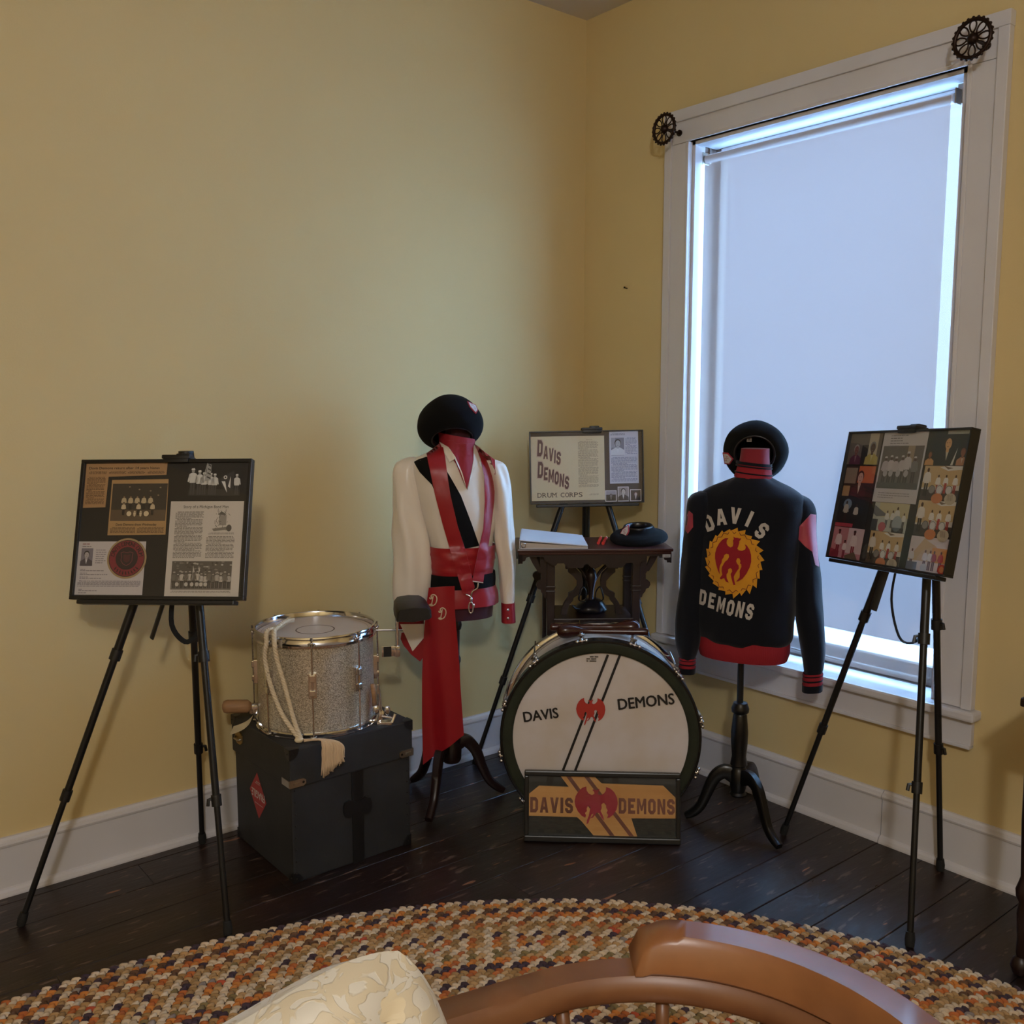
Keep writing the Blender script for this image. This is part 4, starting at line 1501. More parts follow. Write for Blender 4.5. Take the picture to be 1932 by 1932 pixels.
# snare strainer low on the right and the butt on the left
m_ = MB()
m_.tube([(.176, -.090, .005), (.196, -.100, .012), (.205, -.100, .040), (.190, -.092, .055)], .010, 8, flat=(.5, 1.2))
m_.tube([(.200, -.10, .030), (.232, -.105, .024), (.246, -.105, .018)], .005, 8)
m_.tube([(.240, -.112, .008), (.247, -.108, .022), (.252, -.106, .034)], .0065, 8)
m_.sphere((.190, -.098, .050), (.013, .008, .018), 10, 8)
m_.sphere((.226, -.100, .046), (.010, .007, .017), 10, 8)
m_.tube([(.206, -.100, .045), (.200, -.100, .12)], .004, 8)
m_.tube([(.196, -.098, .105), (.197, -.098, .135)], .006, 8)
m_.box((.215, -.10, .006), (.05, .03, .012), bev=.003)
m_.build('strainer', 'chrome', dr, smooth=50)
MB().tube([(.186, -.086, .060), (.181, -.086, .135)], .008, 10).build('strainer_grip', 'woodgrip', dr, smooth=True)
m_ = MB()
m_.tube([(-.185, .01, .060), (-.206, .0, .062), (-.222, -.004, .058)], .010, 8)
m_.box((-.205, 0, .05), (.03, .024, .03), bev=.004)
m_.build('butt_plate', 'chrome', dr, smooth=50)
m_ = MB()
m_.tube([(-.215, -.004, .060), (-.225, -.006, .062), (-.290, -.006, .066), (-.300, -.006, .066), (-.305, -.006, .066)], [.014, .022, .022, .019, .008], 16)
m_.build('wooden_grip', 'woodgrip', dr, smooth=True)
rb = MB()
pth = smoothpath([(-.205, .040), (-.214, .022), (-.232, .006), (-.255, -.004), (-.276, -.010)], 5)
rb.loft([[(x + .006, -.024, z + .013), (x - .006, -.030, z - .013), (x - .006, -.027, z - .013), (x + .006, -.021, z + .013)] for x, z in pth])
rb.build('leather_loop', 'strap_cream', dr, smooth=50)

# cotton cord with tassel draped over the drum
cd = thing('tasseled_cord', 'cream twisted cotton cord with tassel looped over the sparkle drum', 'cord', SC, SR)


def twisted(path, R_, name, parent, turns=80):
    path = smoothpath(path, 14)
    pv = [Vector(q) for q in path]
    m_ = MB()
    L = 0
    acc = [0]
    for a, b_ in zip(pv[:-1], pv[1:]):
        L += (b_ - a).length
        acc.append(L)
    for s in range(3):
        pts = []
        for i, q in enumerate(pv):
            t = (pv[min(i + 1, len(pv) - 1)] - pv[max(i - 1, 0)]).normalized()
            x = t.cross(Vector((0, .3, 1))).normalized()
            y = x.cross(t)
            an = acc[i] / .034 * 2 * PI + s * 2 * PI / 3
            pts.append(q + x * (R_ * .5 * math.cos(an)) + y * (R_ * .5 * math.sin(an)))
        m_.tube(pts, R_ * .56, 7)
    m_.build(name, 'rope', parent, smooth=True)


def fr(x, z, o=.010):
    return (x, -math.sqrt(max(0, (DR + o) ** 2 - x * x)), z)


twisted([(-.085, .05, DH + .018), (-.098, .0, DH + .016), (-.120, -.06, DH + .016), (-.150, -.126, DH + .022)] + [fr(-.152, DH - .010, .022), fr(-.158, .250, .016), fr(-.142, .165, .012), fr(-.112, .085, .012), fr(-.078, .035, .020), (-.055, -.210, .006)], .0078, 'cord_strand', cd)
twisted([(-.072, .035, DH + .018), (-.100, -.03, DH + .026), (-.128, -.10, DH + .018), (-.128, -.150, DH + .020)] + [fr(-.126, DH - .012, .024), fr(-.120, .255, .016), fr(-.097, .165, .012), fr(-.072, .060, .016), (-.052, -.212, .006)], .0078, 'cord_strand', cd)
MB().sphere((-.060, -.214, .0085), (.014, .010, .0095), 14, 10).build('cord_toggle', 'cream', cd, smooth=True)
m_ = MB()
for k in range(70):
    f = k / 69
    x0 = -.020 + .020 * f + random.uniform(-.003, .003)
    x1 = .010 + .066 * f
    ln = .085 * (1 - .62 * f ** 1.3) + random.uniform(-.010, .010)
    y = -.222 - .05 * (0.5 + .3 * f) + random.uniform(-.004, .003)
    pts = [(-.045, -.214 + random.uniform(-.003, .003), .005 + random.uniform(-.003, .004)), (x0, -.222, .0085 + random.uniform(-.002, .003)), (x1 * .7, y + .012, .010), (x1, y, -.004), (x1 + random.uniform(-.003, .003), y - .002, -.03), (x1 + random.uniform(-.006, .003), y - .001, -.012 - ln)]
    m_.tube(smoothpath(pts, 3), .0019, 5)
to = m_.build('tassel', 'tassel', cd, smooth=True)
to['kind'] = 'stuff'


# ------------------------------------------------------------------ dress forms
def ribbon(path, ws, hs):
    """bar of rectangular section (width across, height in the path plane) along a path in a vertical plane"""
    rings = []
    P = [Vector(q) for q in path]
    for i, q in enumerate(P):
        t = (P[min(i + 1, len(P) - 1)] - P[max(i - 1, 0)]).normalized()
        hd = Vector((t.x, t.y, 0))
        if hd.length < 1e-4:
            hd = Vector((P[-1].x - P[0].x, P[-1].y - P[0].y, 0))
        s = Vector((-hd.y, hd.x, 0)).normalized()
        n = s.cross(t).normalized()
        w, h = ws[i] / 2, hs[i] / 2
        b_ = .3
        rings.append([q + s * (a * w) + n * (c * h) for a, c in ((-1, -1 + b_), (-1 + b_, -1), (1 - b_, -1), (1, -1 + b_), (1, 1 - b_), (1 - b_, 1), (-1 + b_, 1), (-1, 1 - b_))])
    return MB().loft(rings)


def stand_legs(parent, feet, centre, rz, prof, wh, m):
    for fx, fy in feet:
        v = Vector((fx - centre[0], fy - centre[1], 0))
        L = v.length
        v = Matrix.Rotation(-math.radians(rz), 3, 'Z') @ v.normalized()
        rs = smoothpath([(r, z, w, h) for (r, z), (w, h) in zip(prof, wh)], 4)
        k = L / prof[-1][0]
        ribbon([v * (r * k) + Vector((0, 0, z)) for r, z, w, h in rs], [q[2] for q in rs], [q[3] for q in rs]).build('leg', m, parent, smooth=50)


def wrinkle(mb, cx, amp, seed, sx=14, sz=5):
    def f(p):
        d = Vector((p.x - cx, p.y, 0))
        if d.length < 1e-5:
            return p
        n = noise.noise(Vector((math.atan2(d.y, d.x) * sx * .3 + seed, p.z * sz, seed * 1.7))) + .5 * noise.noise(Vector((p.x * sx * 2, p.y * sx * 2, p.z * sz * 2.5 + seed)))
        return p + d.normalized() * (amp * n)
    return mb.map(f)


def rings_loft(rows, n=44, rot=0.0, e=2.3, cap0=True, cap1=True, sub=5):
    rs = smoothpath(rows, sub)
    return MB().loft([ellring(r[0], r[1], r[2], r[3], r[4], n, e, rot) for r in rs], cap0, cap1)


def beret(parent_thing, C, axis, roll, sc=1.0, badge_ang=0.0, badge_h=.55, felt='black_felt', squash=(1, 1), seed=1, prof=None, lift=.0, badge_style=0, with_label=False):
    """soft beret: axis points from the opening to the crown"""
    ax = Vector(axis).normalized()
    ref = Vector((1, 0, 0)) if abs(ax.x) < .9 else Vector((0, 0, 1))
    X = (ref - ax * ref.dot(ax)).normalized()
    Y = ax.cross(X)
    cr, sr = math.cos(roll), math.sin(roll)
    X, Y = X * cr + Y * sr, Y * cr - X * sr
    T = Matrix(((X.x, Y.x, ax.x, C[0]), (X.y, Y.y, ax.y, C[1]), (X.z, Y.z, ax.z, C[2]), (0, 0, 0, 1)))
    prof = prof or [(.070, -.046), (.074, -.050), (.092, -.044), (.110, -.024), (.117, .002), (.112, .030), (.095, .058), (.066, .080), (.034, .092), (.003, .096)]
    pr = smoothpath(prof, 4)
    n = 48
    rings = []
    for r, h in pr:
        rg = []
        for k in range(n):
            a = 2 * PI * k / n
            w = 1 + .05 * noise.noise(Vector((math.cos(a) * 1.6, math.sin(a) * 1.6, h * 14 + seed))) * min(1, (h + .06) * 20)
            rg.append(T @ Vector((r * sc * w * squash[0] * math.cos(a), r * sc * w * squash[1] * math.sin(a), h * sc)))
        rings.append(rg)
    outer = MB().loft(rings, False, True)
    outer.build('crown', felt, parent_thing, smooth=True)
    inr = [[T @ Vector((r * sc * .97 * squash[0] * math.cos(2 * PI * k / n), r * sc * .97 * squash[1] * math.sin(2 * PI * k / n), h * sc * .93)) for k in range(n)] for r, h in pr]
    MB().loft(inr, False, True).build('lining', 'lining', parent_thing, smooth=True)
    R_, H_ = prof[0]
    m_ = MB()
    m_.loft([[T @ Vector((q * sc * squash[0] * math.cos(2 * PI * k / n), q * sc * squash[1] * math.sin(2 * PI * k / n), z * sc)) for k in range(n)] for q, z in ((R_ + .003, H_ + .012), (R_ + .005, H_ - .003), (R_ + .001, H_ - .007), (R_ - .004, H_ - .002), (R_ - .004, H_ + .012))], False, False)
    m_.build('leather_band', 'leather_black', parent_thing, smooth=True)
    # badge: five sided patch laid on the crown
    b = outer.bvh()
    a = badge_ang
    d = Vector((math.cos(a), math.sin(a), badge_h)).normalized()
    hit = b.ray_cast(T @ (d * .4), T.to_3x3() @ (-d))
    if hit[0] is not None:
        N = hit[1].normalized()
        if N.dot(T.to_3x3() @ d) < 0:
            N = -N
        U = ax - N * ax.dot(N)
        U.normalize()
        S = U.cross(N)
        base = hit[0] + N * .0012

        def bt(x, z, o):
            return base + S * x + U * z + N * o
        mb = MB()
        shp = lambda k: [(-.021 * k, .022 * k), (.021 * k, .022 * k), (.021 * k, -.006 * k), (0, -.032 * k), (-.021 * k, -.006 * k)]
        for k, o, c in ((1.0, .0, 'a02230'), (.80, .0008, 'c8c2c0')):
            q = shp(k)
            mb.add([bt(x, z, o) for x, z in q] + [bt(x, z, o - .003) for x, z in q], [(0, 1, 2, 3, 4), (0, 1, 6, 5), (1, 2, 7, 6), (2, 3, 8, 7), (3, 4, 9, 8), (4, 0, 5, 9)], c)
        for ox, oz in ((-.009, .003), (.000, -.009)):
            vs, fs, tw = text2d('D', .0)
            mb.add([bt(ox + q[0] * .011, oz + q[1] * .012, .0016) for q in vs], fs, 'a02230')
        mb.build('badge', 'print', parent_thing, recalc=False)
    return T


# --- uniform on the wooden stand ------------------------------------------
MC, MRZ = (-.967, -.297), -35.16
df = thing('dress_form', 'maroon dress form on a turned dark wooden tripod stand by the drum trunk', 'dress form', (MC[0], MC[1], 0), MRZ)
ROT = math.radians(18)
torso = rings_loft([(.055, 0, .708, .116, .085), (.055, 0, .77, .118, .09), (.055, 0, .86, .100, .08), (.055, 0, .96, .098, .08), (.048, 0, 1.10, .122, .09), (.035, 0, 1.20, .130, .088), (.035, 0, 1.27, .095, .065), (.042, 0, 1.305, .055, .050), (.045, 0, 1.36, .047, .047), (.047, 0, 1.425, .040, .044)], rot=ROT)
torso.build('torso', 'maroon', df, smooth=60)
MB().lathe([(.021, .20), (.022, .25), (.017, .27), (.019, .45), (.019, .53), (.022, .535), (.022, .55), (.017, .56), (.019, .655), (.024, .66), (.027, .675), (.024, .69), (.020, .71)], 20, Matrix.Translation((.030, 0, 0))).build('post', 'darkwood', df, smooth=40)
MB().lathe([(.030, .150), (.036, .16), (.038, .20), (.030, .235), (.020, .25)], 20, Matrix.Translation((.015, 0, 0))).build('hub', 'darkwood', df, smooth=40)
stand_legs(df, [(-1.143, -.425), (-.769, -.386), (-.985, -.085)], MC, MRZ, [(.020, .205), (.065, .228), (.105, .190), (.130, .125), (.158, .065), (.195, .030), (.217, .016)], [(.036, .05), (.034, .046), (.032, .042), (.030, .036), (.028, .032), (.028, .03), (.026, .022)], 'darkwood')

bl = thing('satin_blouse', 'ivory satin blouse with red cuffs and a black diagonal panel', 'blouse', (MC[0], MC[1], 0), MRZ)
body = rings_loft([(.055, 0, .86, .108, .086), (.055, 0, .97, .113, .090), (.050, 0, 1.05, .130, .100), (.042, 0, 1.13, .143, .105), (.034, 0, 1.20, .150, .101), (.026, 0, 1.255, .150, .095), (.024, 0, 1.287, .137, .080), (.030, 0, 1.306, .112, .070), (.038, 0, 1.322, .086, .064), (.045, 0, 1.340, .062, .060)], rot=ROT, n=56, cap0=False, cap1=False)
wrinkle(body, .045, .0060, 3, 16, 7)
body.build('bodice', 'satin', bl, smooth=True)


def sleeve(rows, seed, amp, name='sleeve', m='satin', par=None, pleat=0.03):
    mb = rings_loft(rows, n=36, e=2.1, cap0=True, cap1=False, sub=7)
    cs = {}
    for r in smoothpath(rows, 7):
        cs[round(r[2], 4)] = (r[0], r[1])

    def f(p):
        c = cs.get(round(p.z, 4))
        if c is None:
            return p
        d = Vector((p.x - c[0], p.y - c[1], 0))
        a = math.atan2(d.y, d.x)
        k = 1 + pleat * math.sin(a * 5 + p.z * 9 + seed) + amp / .05 * noise.noise(Vector((math.cos(a) * 1.5, math.sin(a) * 1.5 + seed, p.z * 9)))
        return Vector((c[0], c[1], p.z)) + d * k
    mb.map(f)
    mb.build(name, m, par, smooth=True)
    return mb


sL = sleeve([(-.118, 0, 1.296, .016, .026), (-.134, -.004, 1.276, .044, .048), (-.142, -.008, 1.225, .050, .055), (-.134, -.015, 1.11, .056, .058), (-.121, -.02, .99, .067, .062), (-.119, -.026, .87, .068, .062), (-.126, -.03, .79, .061, .055), (-.132, -.03, .735, .053, .045), (-.134, -.03, .705, .048, .040)], 2, .008, par=bl, pleat=.055)
sR = sleeve([(.160, 0, 1.285, .025, .030), (.180, 0, 1.265, .037, .042), (.200, 0, 1.20, .036, .046), (.208, 0, 1.105, .036, .046), (.211, 0, 1.0, .038, .045), (.223, 0, .91, .031, .040), (.227, 0, .80, .027, .034), (.228, 0, .750, .022, .028)], 5, .008, par=bl, pleat=.06)
for rows, x, y, bz in (([(-.134, -.03, .712, .052, .043), (-.134, -.03, .676, .051, .042)], -.134, -.03, (.692,)), ([(.2275, 0, .757, .0250, .031), (.230, 0, .683, .0265, .032)], .229, 0, (.735, .703))):
    cf = MB()
    rr_ = [ellring(r[0], r[1], r[2], r[3], r[4], 32, 2.6) for r in rows]
    ri_ = [ellring(r[0], r[1], r[2], r[3] - .003, r[4] - .003, 32, 2.6) for r in reversed(rows)]
    cf.loft(rr_ + ri_ + [rr_[0]], False, False)
    co = cf.build('cuff', 'red_cotton', bl, smooth=50)
    for z in bz:
        MB().sphere((x + .018 * (1 if x < 0 else -.2) + (.012 if x < 0 else 0), y - rows[0][4] - .0005, z), (.0055, .003, .0055), 10, 8).build('snap_button', 'chrome', co, smooth=True)
bvb = merged(body).bvh()
drape(bvb, [(-.112, 1.282), (-.095, 1.292), (-.066, 1.302), (-.045, 1.290), (.0, 1.262), (.018, 1.232), (.055, 1.165), (.092, 1.065), (.120, .982), (.060, .972), (.042, .985), (.0, 1.085), (-.047, 1.205), (-.09, 1.248)], off=.004, maxlen=.018).build('black_panel', 'black_cloth', bl, smooth=50)

ns = thing('neck_scarf', 'red cotton ascot tucked into the collar of the ivory blouse', 'scarf', (MC[0], MC[1], 0), MRZ)
nk = rings_loft([(.043, -.004, 1.290, .075, .066), (.043, -.004, 1.32, .066, .062), (.043, -.002, 1.350, .064, .060), (.043, 0, 1.374, .068, .060)], n=40, rot=ROT, cap0=False, cap1=False)
nk.map(lambda p: Vector((p.x, p.y, p.z + .012 * (-(p.x - .043) / .066) * min(1, max(0, (p.z - 1.29) / .08)))))
wrinkle(nk, .043, .004, 9)
nk.build('neck_wrap', 'red_cotton', ns, smooth=True)
b2 = merged(body, nk).bvh()
asc = drape(b2, [(-.018, 1.360), (.030, 1.358), (.034, 1.350), (.056, 1.346), (.102, 1.348), (.100, 1.29), (.092, 1.25), (.076, 1.190), (.058, 1.228), (.040, 1.275), (.008, 1.325)], off=.008, maxlen=.014)
asc.map(lambda p: p + Vector((0, -.006 * math.exp(-((p.x - .078) / .022) ** 2) + .004 * math.exp(-((p.x - .052) / .006) ** 2), 0)))
asc.build('ascot', 'red_cotton', ns, smooth=60)
b3_ = merged(body, nk, asc).bvh()
for q in ([(-.020, 1.352), (-.004, 1.318), (.016, 1.283), (.034, 1.295), (.052, 1.255), (.076, 1.186), (.060, 1.246), (.036, 1.302), (.012, 1.336)], [(.104, 1.340), (.118, 1.318), (.130, 1.262), (.118, 1.285), (.104, 1.262), (.077, 1.186), (.094, 1.252), (.102, 1.295)]):
    drape(b3_, q, off=.010, maxlen=.014).build('collar', 'satin', bl, smooth=60)

wb = thing('waist_scarf', 'red satin waist scarf with a long hanging end lettered in cream', 'scarf', (MC[0], MC[1], 0), MRZ)
cm = rings_loft([(.056, 0, .868, .118, .096), (.056, 0, .90, .122, .100), (.056, 0, .94, .124, .102), (.056, 0, .976, .124, .103)], n=56, rot=ROT, cap0=False, cap1=False)
wrinkle(cm, .056, .006, 4, 6, 46)
cm.build('cummerbund', 'red_satin', wb, smooth=True)
pe = rings_loft([(.060, 0, .757, .134, .102), (.060, 0, .79, .132, .101), (.058, 0, .828, .120, .096)], n=56, rot=ROT, cap0=False, cap1=False)
wrinkle(pe, .056, .006, 6, 18, 6)
pe.build('lower_wrap', 'red_satin', wb, smooth=True)


def sheet(rows, y0, th, fold, name, m, par, n=16):
    rings = []
    for i, ((xl, zl), (xr, zr)) in enumerate(rows):
        f, bk = [], []
        for k in range(n + 1):
            t = k / n
            x, z = xl + (xr - xl) * t, zl + (zr - zl) * t
            y = y0(z) + fold(x, z)
            f.append((x, y, z))
            bk.append((x, y + th, z))
        rings.append(f + bk[::-1])
    mb = MB().loft(rings, True, True)
    mb.build(name, m, par, smooth=55)
    return mb


lft = smoothpath([(-.062, .838), (-.072, .76), (-.086, .60), (-.091, .40), (-.090, .176)], 5)
rgt_ = smoothpath([(.030, .846), (.030, .76), (.042, .60), (.050, .45), (.060, .290)], 5)
sash = sheet(list(zip(lft, rgt_)), lambda z: -.118 + .02 * max(0, (.75 - z)) / .6, .0022, lambda x, z: .010 * math.sin((x + .09) * 30 + 1.2) - .004 * math.sin(x * 70 + z * 6), 'hanging_end', 'red_satin', wb)
sb = sash.bvh()
mono = [[(-.35, .42), (-.42, .30), (-.30, .20), (-.18, .34), (-.26, .62), (-.02, .80), (.30, .62), (.40, .15), (.22, -.45), (-.18, -.72), (-.46, -.62), (-.30, -.52), (-.10, -.62)], [(-.02, .62), (-.10, .10), (-.22, -.60)]]
for (cx_, cz_) in ((-.046, .792), (-.014, .744)):
    m_ = MB()
    for st_ in mono:
        pts = []
        for (x, z) in smoothpath(st_, 4):
            xx, zz = cx_ + x * .031, cz_ + z * .027
            h = sb.ray_cast(Vector((xx, -2, zz)), Vector((0, 1, 0)))
            yy = h[0].y if h[0] is not None else -.115
            pts.append((xx, yy - .0012, zz))
        m_.tube(pts, .0022, 6)
    m_.build('embroidered_letter', 'cream', wb, smooth=True)
MB().prism([(-.166, .70), (-.061, .70), (-.066, .668), (-.123, .600)], -.086, -.083).build('white_tail', 'satin', wb)
MB().prism([(-.162, .668), (-.166, .645), (-.155, .620), (-.130, .588), (-.097, .560), (-.085, .575), (-.075, .61), (-.062, .67)], -.080, -.076).build('red_tail', 'red_satin', wb)
bt = tag(rings_loft([(.057, 0, .826, .124, .102), (.057, 0, .85, .125, .103), (.056, 0, .876, .124, .102)], n=56, rot=ROT, cap0=False, cap1=False).build('waist_belt', 'black_cloth', None, smooth=True), 'black cloth belt tied over the red waist scarf', 'belt')
bt.location = (MC[0], MC[1], 0)
bt.rotation_euler = (0, 0, math.radians(MRZ))

sl = thing('drum_sling', 'red drum sling with a chrome snap hook over the ivory blouse', 'drum sling', (MC[0], MC[1], 0), MRZ)
ball = merged(body, nk, cm, pe, rings_loft([(.057, 0, .826, .125, .103), (.057, 0, .876, .125, .103)], n=56, rot=ROT)).bvh()
drape(ball, [(-.066, 1.314), (-.030, 1.340), (-.010, 1.352), (.0, 1.30), (.010, 1.22), (.018, 1.167), (.042, 1.06), (.070, .968), (.102, .835), (.094, .816), (.060, .812), (.038, .89), (.016, .968), (-.012, 1.07), (-.038, 1.176), (-.052, 1.25)], off=.011, maxlen=.016, base=-.09).build('sling_strap', 'red_satin', sl, smooth=60)
drape(ball, [(.106, 1.345), (.140, 1.318), (.178, 1.288), (.180, 1.22), (.176, 1.14), (.166, 1.062), (.150, .95), (.133, .852), (.094, .860), (.112, .95), (.134, 1.043), (.140, 1.14), (.139, 1.23), (.128, 1.29)], off=.013, maxlen=.016, base=-.09).build('sling_strap', 'red_satin', sl, smooth=60)
m_ = MB()
yc = -.128
m_.tube([(.094, yc, .862), (.131, yc, .856)], .0030, 8)
m_.tube(smoothpath([(.113, yc - .004, .856), (.110, yc - .006, .838), (.092, yc - .006, .826), (.088, yc - .006, .808), (.080, yc - .004, .812), (.070, yc - .002, .815)], 3), .0028, 8)
m_.sphere((.088, yc - .006, .798), (.006, .006, .010), 10, 8)
pts = [(.087 + .008 * math.cos(t), yc - .006, .768 + .020 * math.sin(t)) for t in [2 * PI * k / 16 + PI / 2 for k in range(17)]]
m_.tube(pts, .0032, 8)
m_.sphere((.098, yc - .006, .775), (.003, .003, .008), 8, 6)
m_.build('snap_hook', 'chrome', sl, smooth=60)
bh_ = thing('black_beret', 'black beret with a white monogram badge worn on the maroon dress form', 'beret', (MC[0], MC[1], 0), MRZ, group='black monogram berets')
beret(bh_, (.018, .000, 1.425), (-.10, .52, .80), .3, 1.0, badge_ang=math.radians(-62), badge_h=-.02, squash=(.98, .98), seed=2,
      prof=[(.074, -.070), (.080, -.075), (.104, -.062), (.120, -.038), (.122, -.012), (.112, .018), (.090, .050), (.060, .077), (.028, .094), (.003, .099)])

# --- jacket on the black stand --------------------------------------------
JC, JRZ = (-.283, -1.119), -53.16
jf = thing('dress_form', 'red dress form on a black turned pedestal stand before the window', 'dress form', (JC[0], JC[1], 0), JRZ)
JR = math.radians(-14)
jt = rings_loft([(.0, 0, .62, .125, .085), (.0, 0, .75, .125, .09), (.005, 0, 1.0, .13, .095), (.008, 0, 1.13, .14, .09), (.012, 0, 1.20, .10, .07), (.016, 0, 1.235, .060, .055), (.019, 0, 1.29, .050, .050), (.021, 0, 1.338, .046, .046)], rot=JR)
jt.build('torso', 'red_jersey', jf, smooth=60)
MB().lathe([(.0115, .42), (.0115, .70)], 14, Matrix.Translation((-.006, 0, 0))).build('pole', 'black_metal', jf, smooth=40)
MB().lathe([(.026, .105), (.030, .112), (.024, .120), (.029, .14), (.030, .20), (.026, .205), (.025, .215), (.030, .22), (.025, .25), (.029, .30), (.030, .34), (.024, .40), (.022, .405), (.030, .412), (.031, .425), (.026, .438), (.024, .445), (.012, .447)], 24, Matrix.Translation((-.004, 0, 0))).build('turned_column', 'black_wood', jf, smooth=45)
MB().cyl((-.020, -.004, .612), (-.032, -.004, .600), .004, 8).build('pole_screw', 'nickel', jf)
stand_legs(jf, [(-.344, -1.335), (-.400, -.975), (-.080, -1.085)], JC, JRZ, [(.018, .175), (.060, .190), (.100, .165), (.130, .105), (.155, .055), (.185, .028), (.215, .014)], [(.030, .055), (.030, .048), (.028, .042), (.027, .036), (.026, .032), (.026, .028), (.024, .020)], 'black_wood')
jk = thing('letterman_jacket', 'navy wool band jacket with flame emblem shown from the back', 'jacket', (JC[0], JC[1], 0), JRZ)
jb = rings_loft([(.0, 0, .668, .150, .098), (.0, 0, .690, .166, .110), (.0, 0, .74, .172, .115), (.0, 0, .90, .176, .115), (.003, 0, 1.05, .180, .112), (.006, 0, 1.13, .186, .106), (.008, 0, 1.172, .184, .096), (.010, 0, 1.200, .152, .082), (.014, 0, 1.226, .092, .068), (.017, 0, 1.240, .062, .058)], rot=JR, n=64, cap0=False, cap1=False)
wrinkle(jb, 0, .008, 8, 7, 9)
jb.build('body', 'navy_wool', jk, smooth=True)
hm = rings_loft([(.0, 0, .612, .150, .098), (.0, 0, .640, .158, .104), (.0, 0, .668, .158, .104), (.0, 0, .698, .158, .104)], rot=JR, n=56, cap0=False, cap1=False)
hm.build('waistband', 'red_knit', jk, smooth=True)
cl2 = rings_loft([(.017, 0, 1.236, .064, .060), (.019, 0, 1.262, .058, .055), (.020, 0, 1.288, .054, .052)], rot=JR, n=44, cap0=False, cap1=False)
cl2.map(lambda p: p + Vector((0, 0, -.10 * (p.x - .018))))
clo = cl2.build('collar', 'red_knit', jk, smooth=True)
for z0, z1 in ((1.281, 1.291), (1.2735, 1.278), (1.251, 1.2555)):
    def rad(z):
        return .0605 - (z - 1.236) * .12
    MB().loft([ellring(.018, 0, z, rad(z) + .005, rad(z) + .001, 44, 2.2, JR) for z in (z0, z1)], False, False).map(lambda p: p + Vector((0, 0, -.10 * (p.x - .018)))).build('collar_stripe', 'navy_wool', clo, smooth=True)
jsL = sleeve([(-.150, 0, 1.186, .018, .036), (-.158, 0, 1.172, .034, .056), (-.160, 0, 1.14, .045, .068), (-.164, -.003, 1.06, .044, .062), (-.174, -.006, .90, .046, .058), (-.187, -.010, .75, .045, .055), (-.190, -.012, .66, .043, .050), (-.190, -.012, .62, .035, .042), (-.190, -.012, .596, .028, .034)], 3, .006, 'sleeve', 'navy_wool', jk, .018)
jsR = sleeve([(.166, 0, 1.180, .018, .036), (.174, 0, 1.166, .034, .056), (.182, 0, 1.13, .042, .068), (.187, -.003, 1.05, .042, .064), (.202, -.006, .90, .046, .060), (.218, -.010, .75, .045, .055), (.231, -.012, .66, .042, .050), (.236, -.012, .60, .036, .042), (.235, -.012, .572, .030, .034)], 6, .006, 'sleeve', 'navy_wool', jk, .018)
for (x, y, z0, z1, a0, tilt) in ((-.190, -.012, .600, .545, .0285, 0), (.234, -.012, .574, .510, .0325, -.12)):
    cf = rings_loft([(x, y, z0, a0, .035), (x, y, (z0 + z1) / 2, a0 + .001, .036), (x, y, z1, a0 - .002, .033)], n=32, cap0=False, cap1=True, e=2.4)
    cf.map(lambda p: p + Vector((0, 0, tilt * -(p.x - x))))
    co = cf.build('cuff', 'red_knit', jk, smooth=50)
    H = z0 - z1
    for f0, f1 in ((.10, .16), (.34, .44), (.62, 1.01)):
        s_ = rings_loft([(x, y, z0 - H * f0, a0 + .0018, .0372), (x, y, z0 - H * f1, a0 + .0012, .0366)], n=32, cap0=False, cap1=False, e=2.4, sub=1)
        s_.map(lambda p: p + Vector((0, 0, tilt * -(p.x - x)))).build('cuff_stripe', 'navy_wool', co, smooth=True)
jbv = merged(jb, jsL, jsR).bvh()
drape(jbv, [(.205, 1.125), (.224, 1.120), (.228, 1.05), (.236, .98), (.240, .945), (.226, .955), (.214, 1.0), (.190, 1.018), (.168, 1.040), (.170, 1.085)], off=.003, maxlen=.012).build('sleeve_inset', 'red_leather', jk, smooth=50)
drape(jbv, [(-.180, 1.115), (-.178, 1.070), (-.196, 1.045), (-.207, 1.055), (-.204, 1.10), (-.194, 1.125)], off=.003, maxlen=.012).build('sleeve_inset', 'red_leather', jk, smooth=50)
bo = merged(jb).bvh()
for ch, x, z, r in (('D', -.126, 1.086, .42), ('A', -.085, 1.110, .17), ('V', -.038, 1.117, -.10), ('I', .008, 1.109, -.38), ('S', .049, 1.072, -.62)):
    o_, h_ = letter(ch, x, z, .054, r, .84)
    drape(bo, o_, h_, off=.0030, maxlen=.02).build('felt_letter', 'white_felt', jk)
for i, ch in enumerate('DEMONS'):
    o_, h_ = letter(ch, -.140 + i * .0315, .826 - .0056 * i - (.003 if i in (2, 3) else 0), .054, -.10 - .02 * i, .62 if ch != 'M' else .54)
    drape(bo, o_, h_, off=.0030, maxlen=.02).build('felt_letter', 'white_felt', jk)
fl_ = []
rr = random.Random(4)
for k in range(46):
    a = PI / 2 - 2 * PI * k / 46
    tip = (k % 2 == 0)
    big = 1.0 if -2.2 < math.sin(a) and math.cos(a) > 0 else .5
    rr_ = .99 + (.16 * big * rr.uniform(.35, 1.15) if tip else rr.uniform(-.03, .0))
    sk = -.11 if tip else 0
    fl_.append((-.040 + .090 * rr_ * math.cos(a + sk), .962 + .108 * rr_ * math.sin(a + sk)))
em_ = drape(bo, fl_, off=.003, maxlen=.018)
emo = em_.build('flame_emblem', 'yellow_felt', jk)
be = merged(jb, em_).bvh()
zig = MB()
pts = []
